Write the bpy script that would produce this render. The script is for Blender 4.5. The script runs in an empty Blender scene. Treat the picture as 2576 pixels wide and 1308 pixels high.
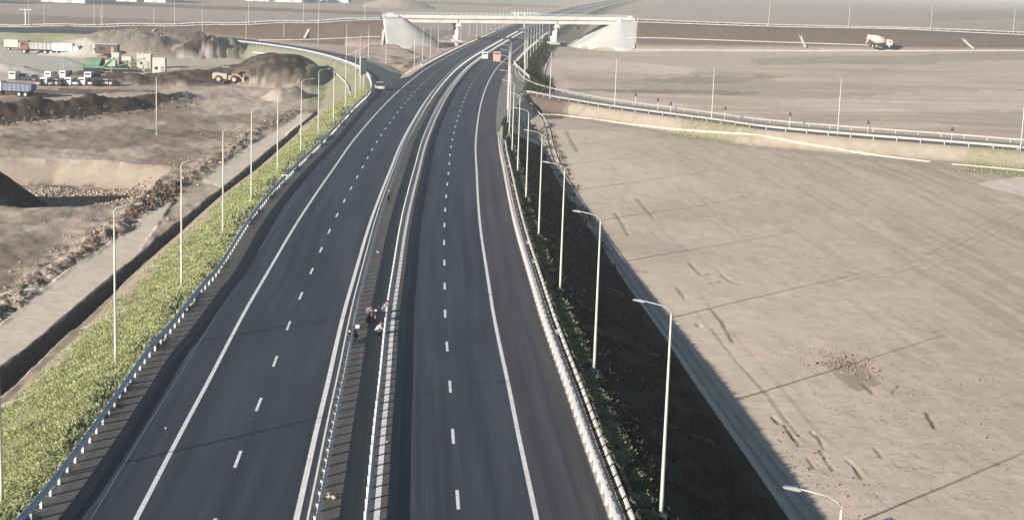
import bpy, bmesh, math, random
import numpy as np
from mathutils import Vector, Matrix
random.seed(7)
rng = np.random.default_rng(11)
sc = bpy.context.scene
# ------------------------------------------------------------------ camera
F, CH, CX, CY = 4000.0, 25.0, 1288.0, 654.0      # focal length and centre on a 2576 px wide picture
ROLL, PITCH = math.radians(1.9), math.atan(709 / 4000.0)
fw = Vector((0, math.cos(PITCH), -math.sin(PITCH)))
r0 = Vector((1, 0, 0)); u0 = r0.cross(fw)
RV = r0 * math.cos(ROLL) + u0 * math.sin(ROLL)
UV = -r0 * math.sin(ROLL) + u0 * math.cos(ROLL)
cd = bpy.data.cameras.new('camera'); cam = bpy.data.objects.new('camera', cd)
sc.collection.objects.link(cam)
m = Matrix.Identity(4)
for i in range(3):
    m[i][0] = RV[i]; m[i][1] = UV[i]; m[i][2] = -fw[i]
m[2][3] = CH
cam.matrix_world = m
cd.sensor_width = 36; cd.lens = 36 * F / 2576; cd.clip_end = 30000; cd.clip_start = 0.5
sc.camera = cam
# ------------------------------------------------------------------ sky and sun
SUN_EL, SUN_AZ = math.radians(16.8), math.radians(43)   # shadows run towards (sin az, cos az)
w = bpy.data.worlds.new('World'); sc.world = w; w.use_nodes = True
nt = w.node_tree; bg = nt.nodes['Background']
sky = nt.nodes.new('ShaderNodeTexSky'); sky.sky_type = 'NISHITA'; sky.sun_disc = False
sky.sun_elevation = SUN_EL; sky.sun_rotation = math.radians(180) + SUN_AZ
sky.air_density = 1.0; sky.dust_density = 0.3; sky.ozone_density = 2.0
nt.links.new(sky.outputs[0], bg.inputs[0]); bg.inputs[1].default_value = 0.05
sd = bpy.data.lights.new('sun', 'SUN'); sun = bpy.data.objects.new('sun', sd); sc.collection.objects.link(sun)
sd.energy = 5.0; sd.angle = math.radians(0.5); sd.color = (1.0, 0.92, 0.81)
ldir = Vector((math.sin(SUN_AZ) * math.cos(SUN_EL), math.cos(SUN_AZ) * math.cos(SUN_EL), -math.sin(SUN_EL)))
sun.rotation_euler = ldir.to_track_quat('-Z', 'Y').to_euler()
vs = sc.view_settings; vs.view_transform = 'Standard'; vs.look = 'None'; vs.gamma = 1; vs.exposure = 0.92
HAZE = 0.0002
sc.cycles.volume_bounces = 0; sc.cycles.volume_step_rate = 5

# ------------------------------------------------------------------ helpers
def at(x, y, z=0.0):
    "where the sight line through a spot of the photograph meets height z"
    d = fw * F + RV * (x - CX) - UV * (y - CY)
    t = (z - CH) / d[2]
    return Vector((d[0] * t, d[1] * t, z))
def link(o, parent=None):
    sc.collection.objects.link(o)
    if parent: o.parent = parent
    return o
def tag(o, label=None, cat=None, group=None, kind=None):
    if label: o['label'] = label
    if cat: o['category'] = cat
    if group: o['group'] = group
    if kind: o['kind'] = kind
    return o
def empty(name, loc=(0, 0, 0), rz=0.0):
    o = bpy.data.objects.new(name, None); o.location = loc; o.rotation_euler = (0, 0, rz)
    o.empty_display_size = 0.3
    return link(o)
def mesh_np(name, V, Fc, mat, parent=None, smooth=False):
    "V (n,3), Fc (m,k) numpy"
    V = np.ascontiguousarray(V, dtype=np.float32); Fc = np.ascontiguousarray(Fc, dtype=np.int32)
    me = bpy.data.meshes.new(name); k = Fc.shape[1]
    me.vertices.add(len(V)); me.vertices.foreach_set('co', V.ravel())
    me.loops.add(Fc.size); me.loops.foreach_set('vertex_index', Fc.ravel())
    me.polygons.add(len(Fc)); me.polygons.foreach_set('loop_start', np.arange(0, Fc.size, k, dtype=np.int32))
    me.polygons.foreach_set('loop_total', np.full(len(Fc), k, dtype=np.int32))
    me.update(calc_edges=True)
    if smooth: me.polygons.foreach_set('use_smooth', np.ones(len(Fc), dtype=bool))
    me.materials.append(mat)
    return link(bpy.data.objects.new(name, me), parent)
class MB:
    def __init__(s): s.v = []; s.f = []
    def add(s, vs_, fs): 
        b = len(s.v); s.v += [tuple(q) for q in vs_]; s.f += [tuple(b + i for i in f) for f in fs]; return s
    def box(s, c, d, rz=0.0, top=1.0, tilt=None):
        x, y, z = d[0] / 2, d[1] / 2, d[2] / 2
        P = [Vector((sx * x * (top if sz > 0 else 1), sy * y * (top if sz > 0 else 1), sz * z)) for sz in (-1, 1) for sy in (-1, 1) for sx in (-1, 1)]
        R = Matrix.Rotation(rz, 3, 'Z')
        if tilt is not None: R = R @ tilt
        P = [R @ p + Vector(c) for p in P]
        return s.add(P, [(0, 2, 3, 1), (4, 5, 7, 6), (0, 1, 5, 4), (1, 3, 7, 5), (3, 2, 6, 7), (2, 0, 4, 6)])
    def tube(s, pts, rad, n=8, cap=True):
        pts = [Vector(p) for p in pts]
        if not hasattr(rad, '__len__'): rad = [rad] * len(pts)
        b = len(s.v); prev = None
        for i, p in enumerate(pts):
            t = (pts[min(i + 1, len(pts) - 1)] - pts[max(i - 1, 0)]).normalized()
            a = Vector((1, 0, 0)) if abs(t.x) < 0.8 else Vector((0, 1, 0))
            if prev is not None: a = prev
            u = (a - t * a.dot(t)).normalized(); v = t.cross(u); prev = u
            for k in range(n):
                an = 2 * math.pi * k / n
                s.v.append(tuple(p + (u * math.cos(an) + v * math.sin(an)) * rad[i]))
        for i in range(len(pts) - 1):
            for k in range(n):
                s.f.append((b + i * n + k, b + i * n + (k + 1) % n, b + (i + 1) * n + (k + 1) % n, b + (i + 1) * n + k))
        if cap:
            s.f.append(tuple(b + k for k in reversed(range(n)))); e = b + (len(pts) - 1) * n
            s.f.append(tuple(e + k for k in range(n)))
        return s
    def prism(s, prof, y0, y1, axis='y'):
        n = len(prof)
        if axis == 'y': A = [(p[0], y0, p[1]) for p in prof] + [(p[0], y1, p[1]) for p in prof]
        elif axis == 'x': A = [(y0, p[0], p[1]) for p in prof] + [(y1, p[0], p[1]) for p in prof]
        else: A = [(p[0], p[1], y0) for p in prof] + [(p[0], p[1], y1) for p in prof]
        return s.add(A, [tuple(range(n)), tuple(range(2 * n - 1, n - 1, -1))] + [(i, (i + 1) % n, n + (i + 1) % n, n + i) for i in range(n)])
    def build(s, name, mat, parent=None, smooth=False, fix=True):
        me = bpy.data.meshes.new(name); me.from_pydata(s.v, [], s.f)
        if fix:
            bm = bmesh.new(); bm.from_mesh(me); bmesh.ops.recalc_face_normals(bm, faces=bm.faces[:]); bm.to_mesh(me); bm.free()
        me.update()
        if smooth: me.polygons.foreach_set('use_smooth', [True] * len(me.polygons))
        me.materials.append(mat)
        return link(bpy.data.objects.new(name, me), parent)
def copy_tree(o, parent=None):
    c = o.copy(); link(c)
    if parent: c.parent = parent
    for ch in list(o.children): copy_tree(ch, c)
    return c
# value noise, vectorised
def hsh(ix, iy, s):
    h = (ix.astype(np.int64) * 374761393 + iy.astype(np.int64) * 668265263 + s * 1442695041) & 0x7fffffff
    h = ((h ^ (h >> 13)) * 1274126177) & 0x7fffffff
    return ((h ^ (h >> 16)) & 0xffff) / 65535.0
def vn(x, y, s=0):
    ix = np.floor(x); iy = np.floor(y); fx = x - ix; fy = y - iy
    fx = fx * fx * (3 - 2 * fx); fy = fy * fy * (3 - 2 * fy)
    ix = ix.astype(np.int64); iy = iy.astype(np.int64)
    a = hsh(ix, iy, s); b = hsh(ix + 1, iy, s); c = hsh(ix, iy + 1, s); d = hsh(ix + 1, iy + 1, s)
    return (a + (b - a) * fx) * (1 - fy) + (c + (d - c) * fx) * fy
def fbm(x, y, oc=4, s=0, g=0.5):
    r = 0; a = 1; t = 0
    for i in range(oc):
        r = r + a * vn(x * 2 ** i + 17.3 * i, y * 2 ** i - 9.1 * i, s + i); t += a; a *= g
    return r / t
def inpoly(X, Y, P):
    P = [(p[0], p[1]) for p in P]
    c = np.zeros(X.shape, bool); n = len(P)
    x0, x1 = min(p[0] for p in P), max(p[0] for p in P); y0, y1 = min(p[1] for p in P), max(p[1] for p in P)
    idx = (X >= x0) & (X <= x1) & (Y >= y0) & (Y <= y1)
    xs = X[idx]; ys = Y[idx]; cc = np.zeros(xs.shape, bool)
    for i in range(n):
        (ax, ay), (bx, by) = P[i], P[(i + 1) % n]
        if ay == by: continue
        t = ((ay > ys) != (by > ys)) & (xs < (bx - ax) * (ys - ay) / (by - ay) + ax)
        cc ^= t
    c[idx] = cc
    return c
def dline(X, Y, P, closed=False, lim=60.0):
    "distance to a polyline, and the value running along it (0..1 per segment index)"
    D = np.full(X.shape, 1e9); n = len(P)
    xs = [p[0] for p in P]; ys = [p[1] for p in P]
    idx = (X > min(xs) - lim) & (X < max(xs) + lim) & (Y > min(ys) - lim) & (Y < max(ys) + lim)
    x = X[idx]; y = Y[idx]; d = np.full(x.shape, 1e9); al = np.zeros(x.shape)
    for i in range(n if closed else n - 1):
        ax, ay = P[i][0], P[i][1]; bx, by = P[(i + 1) % n][0], P[(i + 1) % n][1]
        L = (bx - ax) ** 2 + (by - ay) ** 2 + 1e-9
        t = np.clip(((x - ax) * (bx - ax) + (y - ay) * (by - ay)) / L, 0, 1)
        q = np.hypot(x - ax - t * (bx - ax), y - ay - t * (by - ay))
        k = q < d; d[k] = q[k]; al[k] = i + t[k]
    D[idx] = d; A = np.zeros(X.shape); A[idx] = al
    return D, A
def hermite(pts):
    P = np.array(pts, float); ys = P[:, 0]; xs = P[:, 1]
    m_ = np.gradient(xs, ys)
    def f(y):
        y = np.asarray(y, float); i = np.clip(np.searchsorted(ys, y) - 1, 0, len(ys) - 2)
        h = ys[i + 1] - ys[i]; t = np.clip((y - ys[i]) / h, -2, 2)
        return ((2 * t ** 3 - 3 * t ** 2 + 1) * xs[i] + (t ** 3 - 2 * t ** 2 + t) * h * m_[i] + (-2 * t ** 3 + 3 * t ** 2) * xs[i + 1] + (t ** 3 - t ** 2) * h * m_[i + 1])
    return f
def smooth_poly(P, step):
    "resample a polyline with a Catmull-Rom curve"
    P = [Vector((p[0], p[1], p[2] if len(p) > 2 else 0)) for p in P]; out = []
    for i in range(len(P) - 1):
        a = P[max(i - 1, 0)]; b = P[i]; c = P[i + 1]; d = P[min(i + 2, len(P) - 1)]
        n = max(1, int(math.ceil((c - b).length / step)))
        for k in range(n):
            t = k / n
            out.append(0.5 * ((2 * b) + (c - a) * t + (2 * a - 5 * b + 4 * c - d) * t * t + (3 * b - a - 3 * c + d) * t ** 3))
    out.append(P[-1]); return out

# ------------------------------------------------------------------ materials
MATS = {}
def mat(name, col, rough=0.7, metal=0.0, noise=0.0, nscale=5.0, bump=0.0, bscale=20.0, spec=0.3, stretch=None, col2=None):
    if name in MATS: return MATS[name]
    M = bpy.data.materials.new(name); M.use_nodes = True; t = M.node_tree; b = t.nodes['Principled BSDF']
    b.inputs['Base Color'].default_value = (*col, 1); b.inputs['Roughness'].default_value = rough
    b.inputs['Metallic'].default_value = metal; b.inputs['Specular IOR Level'].default_value = spec
    tc = t.nodes.new('ShaderNodeTexCoord'); src = tc.outputs['Object']
    if stretch:
        mp = t.nodes.new('ShaderNodeMapping'); mp.inputs['Scale'].default_value = stretch; t.links.new(src, mp.inputs[0]); src = mp.outputs[0]
    if noise:
        n = t.nodes.new('ShaderNodeTexNoise'); n.inputs['Scale'].default_value = nscale; n.inputs['Detail'].default_value = 5
        t.links.new(src, n.inputs['Vector'])
        r = t.nodes.new('ShaderNodeValToRGB'); r.color_ramp.elements[0].position = 0.3; r.color_ramp.elements[1].position = 0.7
        c2 = col2 or tuple(c * (1 + noise) for c in col)
        r.color_ramp.elements[0].color = (*[c * (1 - noise) for c in col], 1); r.color_ramp.elements[1].color = (*c2, 1)
        t.links.new(n.outputs[0], r.inputs[0]); t.links.new(r.outputs[0], b.inputs['Base Color'])
    if bump:
        n = t.nodes.new('ShaderNodeTexNoise'); n.inputs['Scale'].default_value = bscale; n.inputs['Detail'].default_value = 6
        t.links.new(tc.outputs['Object'], n.inputs['Vector'])
        bp = t.nodes.new('ShaderNodeBump'); bp.inputs['Strength'].default_value = 1.0; bp.inputs['Distance'].default_value = bump
        t.links.new(n.outputs[0], bp.inputs['Height']); t.links.new(bp.outputs[0], b.inputs['Normal'])
    MATS[name] = M; return M
galv = mat('galvanised steel', (0.50, 0.63, 0.63), 0.45, 0.25, 0.12, 3.0)
rail_m = mat('barrier steel', (0.50, 0.54, 0.57), 0.5, 0.35, 0.12, 2.0)
rail_r = mat('dusty barrier steel', (0.34, 0.325, 0.30), 0.6, 0.1, 0.10, 2.0)
conc_c = mat('cream concrete', (0.44, 0.385, 0.325), 0.9, 0, 0.14, 0.8, 0.01, 3.0, 0.1)
rail_w = mat('pale barrier steel', (0.47, 0.47, 0.465), 0.55, 0.1, 0.08, 2.0)
post_m = mat('post steel', (0.58, 0.59, 0.60), 0.5, 0.1, 0.1, 2.0)
conc = mat('concrete', (0.42, 0.41, 0.39), 0.9, 0, 0.16, 0.6, 0.01, 4.0, 0.1)
conc_w = mat('pale concrete', (0.50, 0.485, 0.46), 0.9, 0, 0.13, 0.35, 0.01, 3.0, 0.1)
conc_cone = mat('revetment concrete', (0.42, 0.42, 0.40), 0.9, 0, 0.12, 0.12, 0.02, 1.5, 0.1)
paint = mat('road paint', (0.70, 0.69, 0.70), 0.7, 0, 0.16, 2.5, 0, 1, 0.2)
dark_m = mat('dark rubber', (0.02, 0.02, 0.022), 0.8)
glass = mat('dark glass', (0.03, 0.035, 0.04), 0.1, 0, spec=0.8)

def asphalt(name, base, streak, joint=True):
    M = bpy.data.materials.new(name); M.use_nodes = True; t = M.node_tree; b = t.nodes['Principled BSDF']
    uv = t.nodes.new('ShaderNodeUVMap'); uv.uv_map = 'road'
    def nz(scale, det, vec): 
        n = t.nodes.new('ShaderNodeTexNoise'); n.inputs['Scale'].default_value = scale; n.inputs['Detail'].default_value = det
        t.links.new(vec, n.inputs['Vector']); return n.outputs[0]
    def mp(s):
        q = t.nodes.new('ShaderNodeMapping'); q.inputs['Scale'].default_value = s; t.links.new(uv.outputs[0], q.inputs[0]); return q.outputs[0]
    def mr(v, a, b_, c, d):
        q = t.nodes.new('ShaderNodeMapRange'); t.links.new(v, q.inputs[0])
        for i, k in enumerate((a, b_, c, d)): q.inputs[i + 1].default_value = k
        return q.outputs[0]
    def mul(a, b_):
        q = t.nodes.new('ShaderNodeMath'); q.operation = 'MULTIPLY'; t.links.new(a, q.inputs[0]); t.links.new(b_, q.inputs[1]); return q.outputs[0]
    f = mul(mr(nz(1.0, 3, mp((1.3, 0.02, 1))), 0.3, 0.7, 1 - streak, 1 + streak), mr(nz(1.0, 4, mp((0.25, 0.05, 1))), 0.3, 0.7, 0.85, 1.15))
    f = mul(f, mr(nz(6.0, 6, mp((1, 0.35, 1))), 0.3, 0.7, 0.92, 1.08))
    f = mul(f, mr(nz(1.0, 2, mp((6.0, 0.07, 1))), 0.60, 0.72, 1.0, 1.45))
    mx = t.nodes.new('ShaderNodeMix'); mx.data_type = 'RGBA'; mx.blend_type = 'MULTIPLY'; mx.inputs[0].default_value = 1
    cr = t.nodes.new('ShaderNodeValToRGB'); t.links.new(nz(1.0, 3, mp((0.22, 0.012, 1))), cr.inputs[0])
    cr.color_ramp.elements[0].position = 0.35; cr.color_ramp.elements[1].position = 0.65
    cr.color_ramp.elements[0].color = (*base, 1); cr.color_ramp.elements[1].color = (base[0] * 1.12, base[1] * 1.05, base[2] * 1.02, 1)
    cmb = t.nodes.new('ShaderNodeCombineColor')
    for i in range(3): t.links.new(f, cmb.inputs[i])
    t.links.new(cr.outputs[0], mx.inputs[6]); t.links.new(cmb.outputs[0], mx.inputs[7])
    t.links.new(mx.outputs[2], b.inputs['Base Color']); b.inputs['Roughness'].default_value = 0.62
    b.inputs['Specular IOR Level'].default_value = 0.3
    n = t.nodes.new('ShaderNodeTexNoise'); n.inputs['Scale'].default_value = 30; n.inputs['Detail'].default_value = 4; t.links.new(uv.outputs[0], n.inputs['Vector'])
    bp = t.nodes.new('ShaderNodeBump'); bp.inputs['Distance'].default_value = 0.006; t.links.new(n.outputs[0], bp.inputs['Height']); t.links.new(bp.outputs[0], b.inputs['Normal'])
    return M
asp = asphalt('motorway asphalt', (0.036, 0.042, 0.056), 0.30)
asp2 = asphalt('ramp asphalt', (0.060, 0.063, 0.072), 0.10)
asp3 = asphalt('pale ramp asphalt', (0.20, 0.195, 0.18), 0.10)
asp_med = asphalt('median asphalt', (0.095, 0.093, 0.090), 0.2)
asp_sh = asphalt('shoulder asphalt', (0.052, 0.051, 0.057), 0.30)

# ------------------------------------------------------------------ road lines (world space)
REF = hermite([(10, 1.9), (30, 0.6), (50, -0.75), (74, -2.25), (85, -2.95), (96, -3.6), (107, -4.3), (118, -4.95), (128, -5.45), (139, -6), (149, -6.5), (160, -7),
    (181, -7.8), (205, -8.6), (235, -9.6), (275, -10.4), (320, -10.9), (360, -10.95), (400, -10.6), (439, -9.9), (480, -8.5), (530, -6.3), (580, -3.9), (640, -0.6),
    (700, 2.6), (780, 7.2), (875, 13), (1000, 22), (1200, 38), (1500, 65), (1950, 112), (2500, 175), (4000, 370), (8000, 950)])
O_REDGE, O_RMED, O_LMED, O_LDASH, O_LEDGE = 3.65, -3.85, -7.55, -11.25, -14.85
def off(y, o, z=0.0):
    "point beside the reference line at forward distance y, offset o to the right"
    x = float(REF(y)); d = float(REF(y + 1) - REF(y - 1)) / 2; n = math.hypot(1, d)
    return Vector((x + o / n, y - o * d / n, z))
def offnp(ys, o):
    x = REF(ys); d = (REF(ys + 1) - REF(ys - 1)) / 2; n = np.sqrt(1 + d * d)
    return x + o / n, ys - o * d / n
# left roadside barrier and left ramp, traced on the ground
RAILPX = [(37, 1308), (110, 1226), (165, 1156), (230, 1071), (297, 978), (375, 869), (425, 814), (510, 709), (557, 654), (644, 522), (734, 422), (829, 332), (894, 262), (926, 232), (935, 212), (926, 185), (906, 167), (869, 152), (819, 137), (744, 121), (644, 107), (550, 98), (430, 90), (265, 82), (140, 77), (0, 74), (-300, 66)]
RAIL = [at(x, y, 0.92) for x, y in RAILPX]
for k in range(len(RAIL)): RAIL[k].z = 0
RAIL = [Vector((-21.4, 20, 0)), Vector((-21.4, 45, 0))] + RAIL
# ramp on the left drops gently past the barrier
def ramp_l_z(y): return float(np.interp(y, [480, 600], [0, 0.5]))
for k in range(len(RAIL)):
    if RAIL[k].y > 430:
        zz = ramp_l_z(RAIL[k].y); q = at(*RAILPX[k - 2], 0.92 + zz); RAIL[k] = Vector((q.x, q.y, zz))
RAILS = smooth_poly(RAIL, 2.0)
railY = np.array([p.y for p in RAILS]); railX = np.array([p.x for p in RAILS])
kk = int(np.argmax([p.y > 352 for p in RAILS]))
XRAIL = lambda y: np.interp(y, railY[:kk], railX[:kk])
NOSE = 394.0
INPX = [(1010, 190), (990, 179), (972, 171), (953, 162), (914, 150), (863, 137), (780, 121.5), (697, 108.5), (600, 97), (500, 89), (400, 82.5), (265, 77.5), (140, 72.5), (0, 69), (-300, 61)]
INNER = [at(x, y, 0) for x, y in INPX]
for k in range(len(INNER)):
    zz = ramp_l_z(INNER[k].y); INNER[k] = at(*INPX[k], zz)
# right ramp: far edge and near edge
RFPX = [(1316, 150), (1306, 166), (1303, 178), (1310, 195), (1333, 212), (1370, 225), (1428, 238), (1545, 259), (1788, 292), (1932, 311), (2157, 330), (2377, 346), (2576, 362), (2900, 388)]
RNPX = [(1287, 262), (1300, 246), (1318, 237), (1345, 240), (1390, 250), (1428, 256), (1545, 275), (1788, 307), (1932, 327), (2157, 347), (2377, 364), (2576, 380), (2900, 408)]
RFAR = [at(x, y, 0) for x, y in RFPX]; RNEAR = [at(x, y, 0) for x, y in RNPX]

# ------------------------------------------------------------------ terrain
def edge_strip(ya, yb, oa, ob, st=4.0):
    ys = np.arange(ya, yb + st, st)
    a = [tuple(off(y, oa)[:2]) for y in ys]; b = [tuple(off(y, ob)[:2]) for y in ys]
    return a + b[::-1]
OR_SH = O_REDGE + 3.35       # right edge of the asphalt
P_ramp_l = [tuple(p[:2]) for p in smooth_poly(RAIL[14:], 6)] + [tuple(p[:2]) for p in reversed(INNER)]
P_ramp_r = [tuple(p[:2]) for p in RFAR] + [tuple(p[:2]) for p in reversed(RNEAR)]
AL = Vector((-48, 638, 0)); AR = Vector((39.2, 654, 0))           # abutments of the overpass
bdir = (AR - AL).normalized(); bn = Vector((-bdir.y, bdir.x, 0))    # bn points away from the camera
def GL(X, Y):
    return np.interp(Y, [0, 300, 620, 1200], [-4.7, -4.6, -3.0, -3.2])
def GR(X, Y):
    a = np.interp(Y, [0, 110, 139, 155, 172, 195, 222, 265, 320, 500, 640, 1200], [-4.9, -4.8, -4.3, -4.05, -3.8, -3.45, -2.9, -2.4, -2.0, -1.8, -1.7, -1.5])
    r = np.interp(Y, [250, 640, 1500, 4000], [0.004, 0.03, 0.012, 0.0])
    return a + np.clip(X - 40, 0, 500) * r
DITCH_R = [(20, 981), (132, 874), (210, 804), (367, 659), (462, 582), (560, 487), (644, 432), (756, 333), (815, 287)]
DITCH_L = [(-70, 985), (0, 924), (67, 874), (162, 794), (332, 654), (457, 547), (557, 472), (644, 405), (740, 325), (795, 285)]
dr = [at(x, y, -4.7) for x, y in DITCH_R]; dl = [at(x, y, -4.7) for x, y in DITCH_L]
dr = [Vector((-37.0, 40, 0)), Vector((-37.0, 75, 0))] + dr; dl = [Vector((-39.5, 40, 0)), Vector((-39.5, 75, 0))] + dl[1:]
P_ditch = [tuple(p[:2]) for p in dr] + [tuple(p[:2]) for p in reversed(dl)]
def P(pts, z): return [tuple(at(x, y, z)[:2]) for x, y in pts]
PIT = P([(-260, 398), (0, 396), (150, 398), (300, 408), (432, 418), (425, 432), (400, 452), (330, 508), (150, 519), (0, 517), (-260, 520)], -4.7)
SERV1 = [tuple(p[:2]) for p in dl] [:6] + P([(440, 500), (375, 520), (337, 567), (212, 650), (100, 730), (0, 814), (-120, 905)], -4.7) + [(-52, 40)]
SERV2 = P([(560, 470), (644, 405), (740, 325), (790, 290), (765, 285), (644, 352), (575, 400), (510, 452)], -4.7)

def height(X, Y, detail=True):
    xr = REF(Y)
    left = X < xr - 8
    base = np.where(left, GL(X, Y), GR(X, Y))
    mid = np.clip((X - (xr - 9)) / 3, 0, 1); base = GL(X, Y) * (1 - mid) + GR(X, Y) * mid
    # gentle undulation
    und = (fbm(X / 45, Y / 60, 3, 3) - 0.5) * 1.1 + (fbm(X / 12, Y / 18, 3, 9) - 0.5) * 0.28
    near = np.clip((Y - 60) / 120, 0.35, 1)
    base = base + und * near * np.where(Y > 700, 0.4, 1)
    z = base
    ext = np.zeros_like(X)
    if detail:
        # --- left building site
        def bump_(cx, cy, z0, sx, sy, h, ang=0.0, pw=2.0):
            c = at(cx, cy, z0); dx = X - c.x; dy = Y - c.y; ca, sa = math.cos(ang), math.sin(ang)
            u = (dx * ca + dy * sa) / sx; v = (-dx * sa + dy * ca) / sy
            q = np.clip(1 - (np.abs(u) ** pw + np.abs(v) ** pw), 0, 1)
            return h * q
        rough = fbm(X / 4, Y / 5, 4, 21)
        ext = np.maximum(ext, bump_(330, 140, -4.4, 25, 38, 7.2, 0.1, 2.2) * (0.86 + 0.28 * rough))
        ext = np.maximum(ext, bump_(240, 140, -4.4, 18, 24, 4.6, 0, 2.4) * (0.86 + 0.28 * rough))
        ext = np.maximum(ext, bump_(425, 138, -4.4, 19, 26, 6.4, 0.0, 2.4) * (0.86 + 0.28 * rough))
        ext = np.maximum(ext, bump_(555, 148, -4.5, 11, 14, 5.8) * (0.6 + 0.8 * rough))
        ext = np.maximum(ext, bump_(510, 150, -4.5, 9, 12, 7.6) * (0.6 + 0.8 * rough))
        ext = np.maximum(ext, bump_(470, 152, -4.5, 8, 9, 5.2) * (0.6 + 0.8 * rough))
        ext = np.maximum(ext, bump_(590, 147, -4.5, 9, 9, 3.4) * (0.6 + 0.8 * rough))
        ext = np.maximum(ext, bump_(695, 206, -4.6, 13, 30, 6.6, 0.05, 3) * (0.88 + 0.24 * rough))
        ext = np.maximum(ext, bump_(620, 205, -4.6, 14, 20, 4.0, 0.0, 2.4) * (0.8 + 0.4 * rough))
        ext = np.maximum(ext, bump_(765, 214, -4.6, 7, 22, 4.6) * (0.7 + 0.6 * rough))
        ext = np.maximum(ext, bump_(500, 208, -4.6, 20, 14, 2.6) * (0.5 + rough))
        ext = np.maximum(ext, bump_(400, 213, -4.6, 16, 10, 1.8) * (0.5 + rough))
        ext = np.maximum(ext, bump_(300, 212, -4.6, 12, 10, 2.6) * (0.4 + 1.2 * rough))
        ext = np.maximum(ext, bump_(240, 205, -4.6, 9, 8, 2.0) * (0.4 + 1.2 * rough))
        ext = np.maximum(ext, bump_(720, 250, -4.6, 5.5, 12, 2.7) * (0.5 + rough))
        ext = np.maximum(ext, bump_(20, 185, -4.6, 10, 6, 1.5) * (0.4 + 1.2 * rough))
        # earth bank running across the site; its shaded face is painted further down
        bk = [at(x, y, -4.6) for x, y in [(-120, 300), (0, 296), (90, 288), (180, 282), (300, 274), (400, 262), (480, 252), (540, 246)]]
        d, a = dline(X, Y, [tuple(p[:2]) for p in bk])
        amp = np.interp(a, [0, 3, 5, 7], [3.0, 2.6, 1.7, 0.3])
        ext = np.maximum(ext, amp * np.clip(1 - d / (5.0 + 3 * rough), 0, 1) * (0.35 + 1.3 * rough))
        # clods along the service track
        sp = [at(x, y, -4.7) for x, y in [(-150, 880), (0, 775), (110, 690), (230, 610), (310, 560), (370, 500), (440, 465), (560, 395), (640, 330), (740, 285)]]
        d, a = dline(X, Y, [tuple(p[:2]) for p in sp])
        r2 = fbm(X / 0.9, Y / 1.1, 3, 33)
        ext = np.maximum(ext, 0.5 * np.clip(1 - d / (1.6 + 1.2 * rough), 0, 1) * np.clip(r2 * 2.2 - 0.55, 0, 1.4))
        # fine ruggedness of the disturbed ground on the left
        dist = np.clip((xr - 24 - X) / 8, 0, 1) * np.clip((470 - Y) / 60, 0, 1)
        ser = inpoly(X, Y, SERV1) | inpoly(X, Y, SERV2)
        rg = (fbm(X / 2.2, Y / 3.0, 4, 41) - 0.5) * 0.55 + (fbm(X / 7, Y / 9, 3, 47) - 0.5) * 0.9
        z = z + np.where(ser, 0.0, dist * rg * .8)
        z = z + ext
        # excavation pit
        pin = inpoly(X, Y, PIT); dp, _ = dline(X, Y, PIT, True)
        pit_ = np.where(pin, np.clip(dp, 0, 3.6) * (0.95 + 0.16 * (rough - 0.5)), 0)
        z = z - np.where(pin, np.where(pit_ > 0, pit_ - 0.25 * np.clip(dp - 3.6, 0, 1) * (r2 - 0.4), 0), 0)
        # mound in place of the pit's left wall; its shade is painted on
        c = at(-150, 480, -4.7); q = np.clip(1 - (np.abs((X - c.x) / 17) ** 4 + np.abs((Y - c.y) / 12) ** 4), 0, 1)
        z = z + np.clip(1 - np.hypot((X - at(-60, 490, -6).x) / 9.5, (Y - at(-60, 490, -6).y) / 11), 0, 1) * 7.5
        # far heap behind the overpass
        c = at(1005, 19, -3); q = np.clip(1 - (np.abs((X - c.x) / 32) ** 2 + np.abs((Y - c.y) / 60) ** 2), 0, 1)
        z = z + 7.5 * q * (0.6 + 0.8 * fbm(X / 12, Y / 18, 3, 8))
        # tillage and wheel marks in the field on the right
        fr = np.clip((X - xr - 16) / 10, 0, 1) * np.clip((330 - Y) / 60, 0, 1)
        ca, sa = math.cos(TILL), math.sin(TILL); u = X * ca + Y * sa; v = -X * sa + Y * ca
        dn = np.clip((X - xr - 22) / 45, 0.15, 1)
        z = z + fr * ((fbm(u / 30, v / 1.1, 3, 51) - 0.5) * 0.07 * dn + (fbm(X / 1.6, Y / 1.6, 3, 57) - 0.5) * 0.05)
        fr2 = np.clip((X - xr - 16) / 10, 0, 1) * np.clip((Y - 290) / 30, 0, 1) * np.clip((640 - Y) / 30, 0, 1)
        z = z + fr2 * ((fbm(X / 40, Y / 5, 3, 61) - 0.5) * 0.8)
        for poly, dep, wd in GULLY:
            d, a = dline(X, Y, poly, lim=4)
            z = z - dep * .25 * np.clip(1 - d / wd, 0, 1) * (0.4 + 1.2 * r2)
    # --- embankments
    sn = np.sqrt(1 + ((REF(Y + 1) - REF(Y - 1)) / 2) ** 2)
    d = (X - xr) / sn - (OR_SH + 2.4); main_r = (d <= 0) & (X > xr - 8); d = np.where(X > xr - 8, d, 99)
    sl = np.interp(Y, [0, 240, 330, 700, 1000], [0.465, 0.465, 0.45, 0.45, 0.4])
    z = np.maximum(z, np.where(main_r, -0.04, -0.04 - np.clip(d, 0, 50) * sl))
    dl_a = XRAIL(Y) - 1.5 - X; dl_b = (xr - X) / sn + O_LEDGE - 3.2; tq = np.clip((Y - 352) / 45, 0, 1)
    d = dl_a * (1 - tq) + dl_b * tq; main_l = (d <= 0) & (X < xr + 1); d = np.where(X < xr + 1, d, 99)
    z = np.maximum(z, np.where(main_l, -0.04, -0.04 - np.clip(d, 0, 50) * 0.5))
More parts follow.
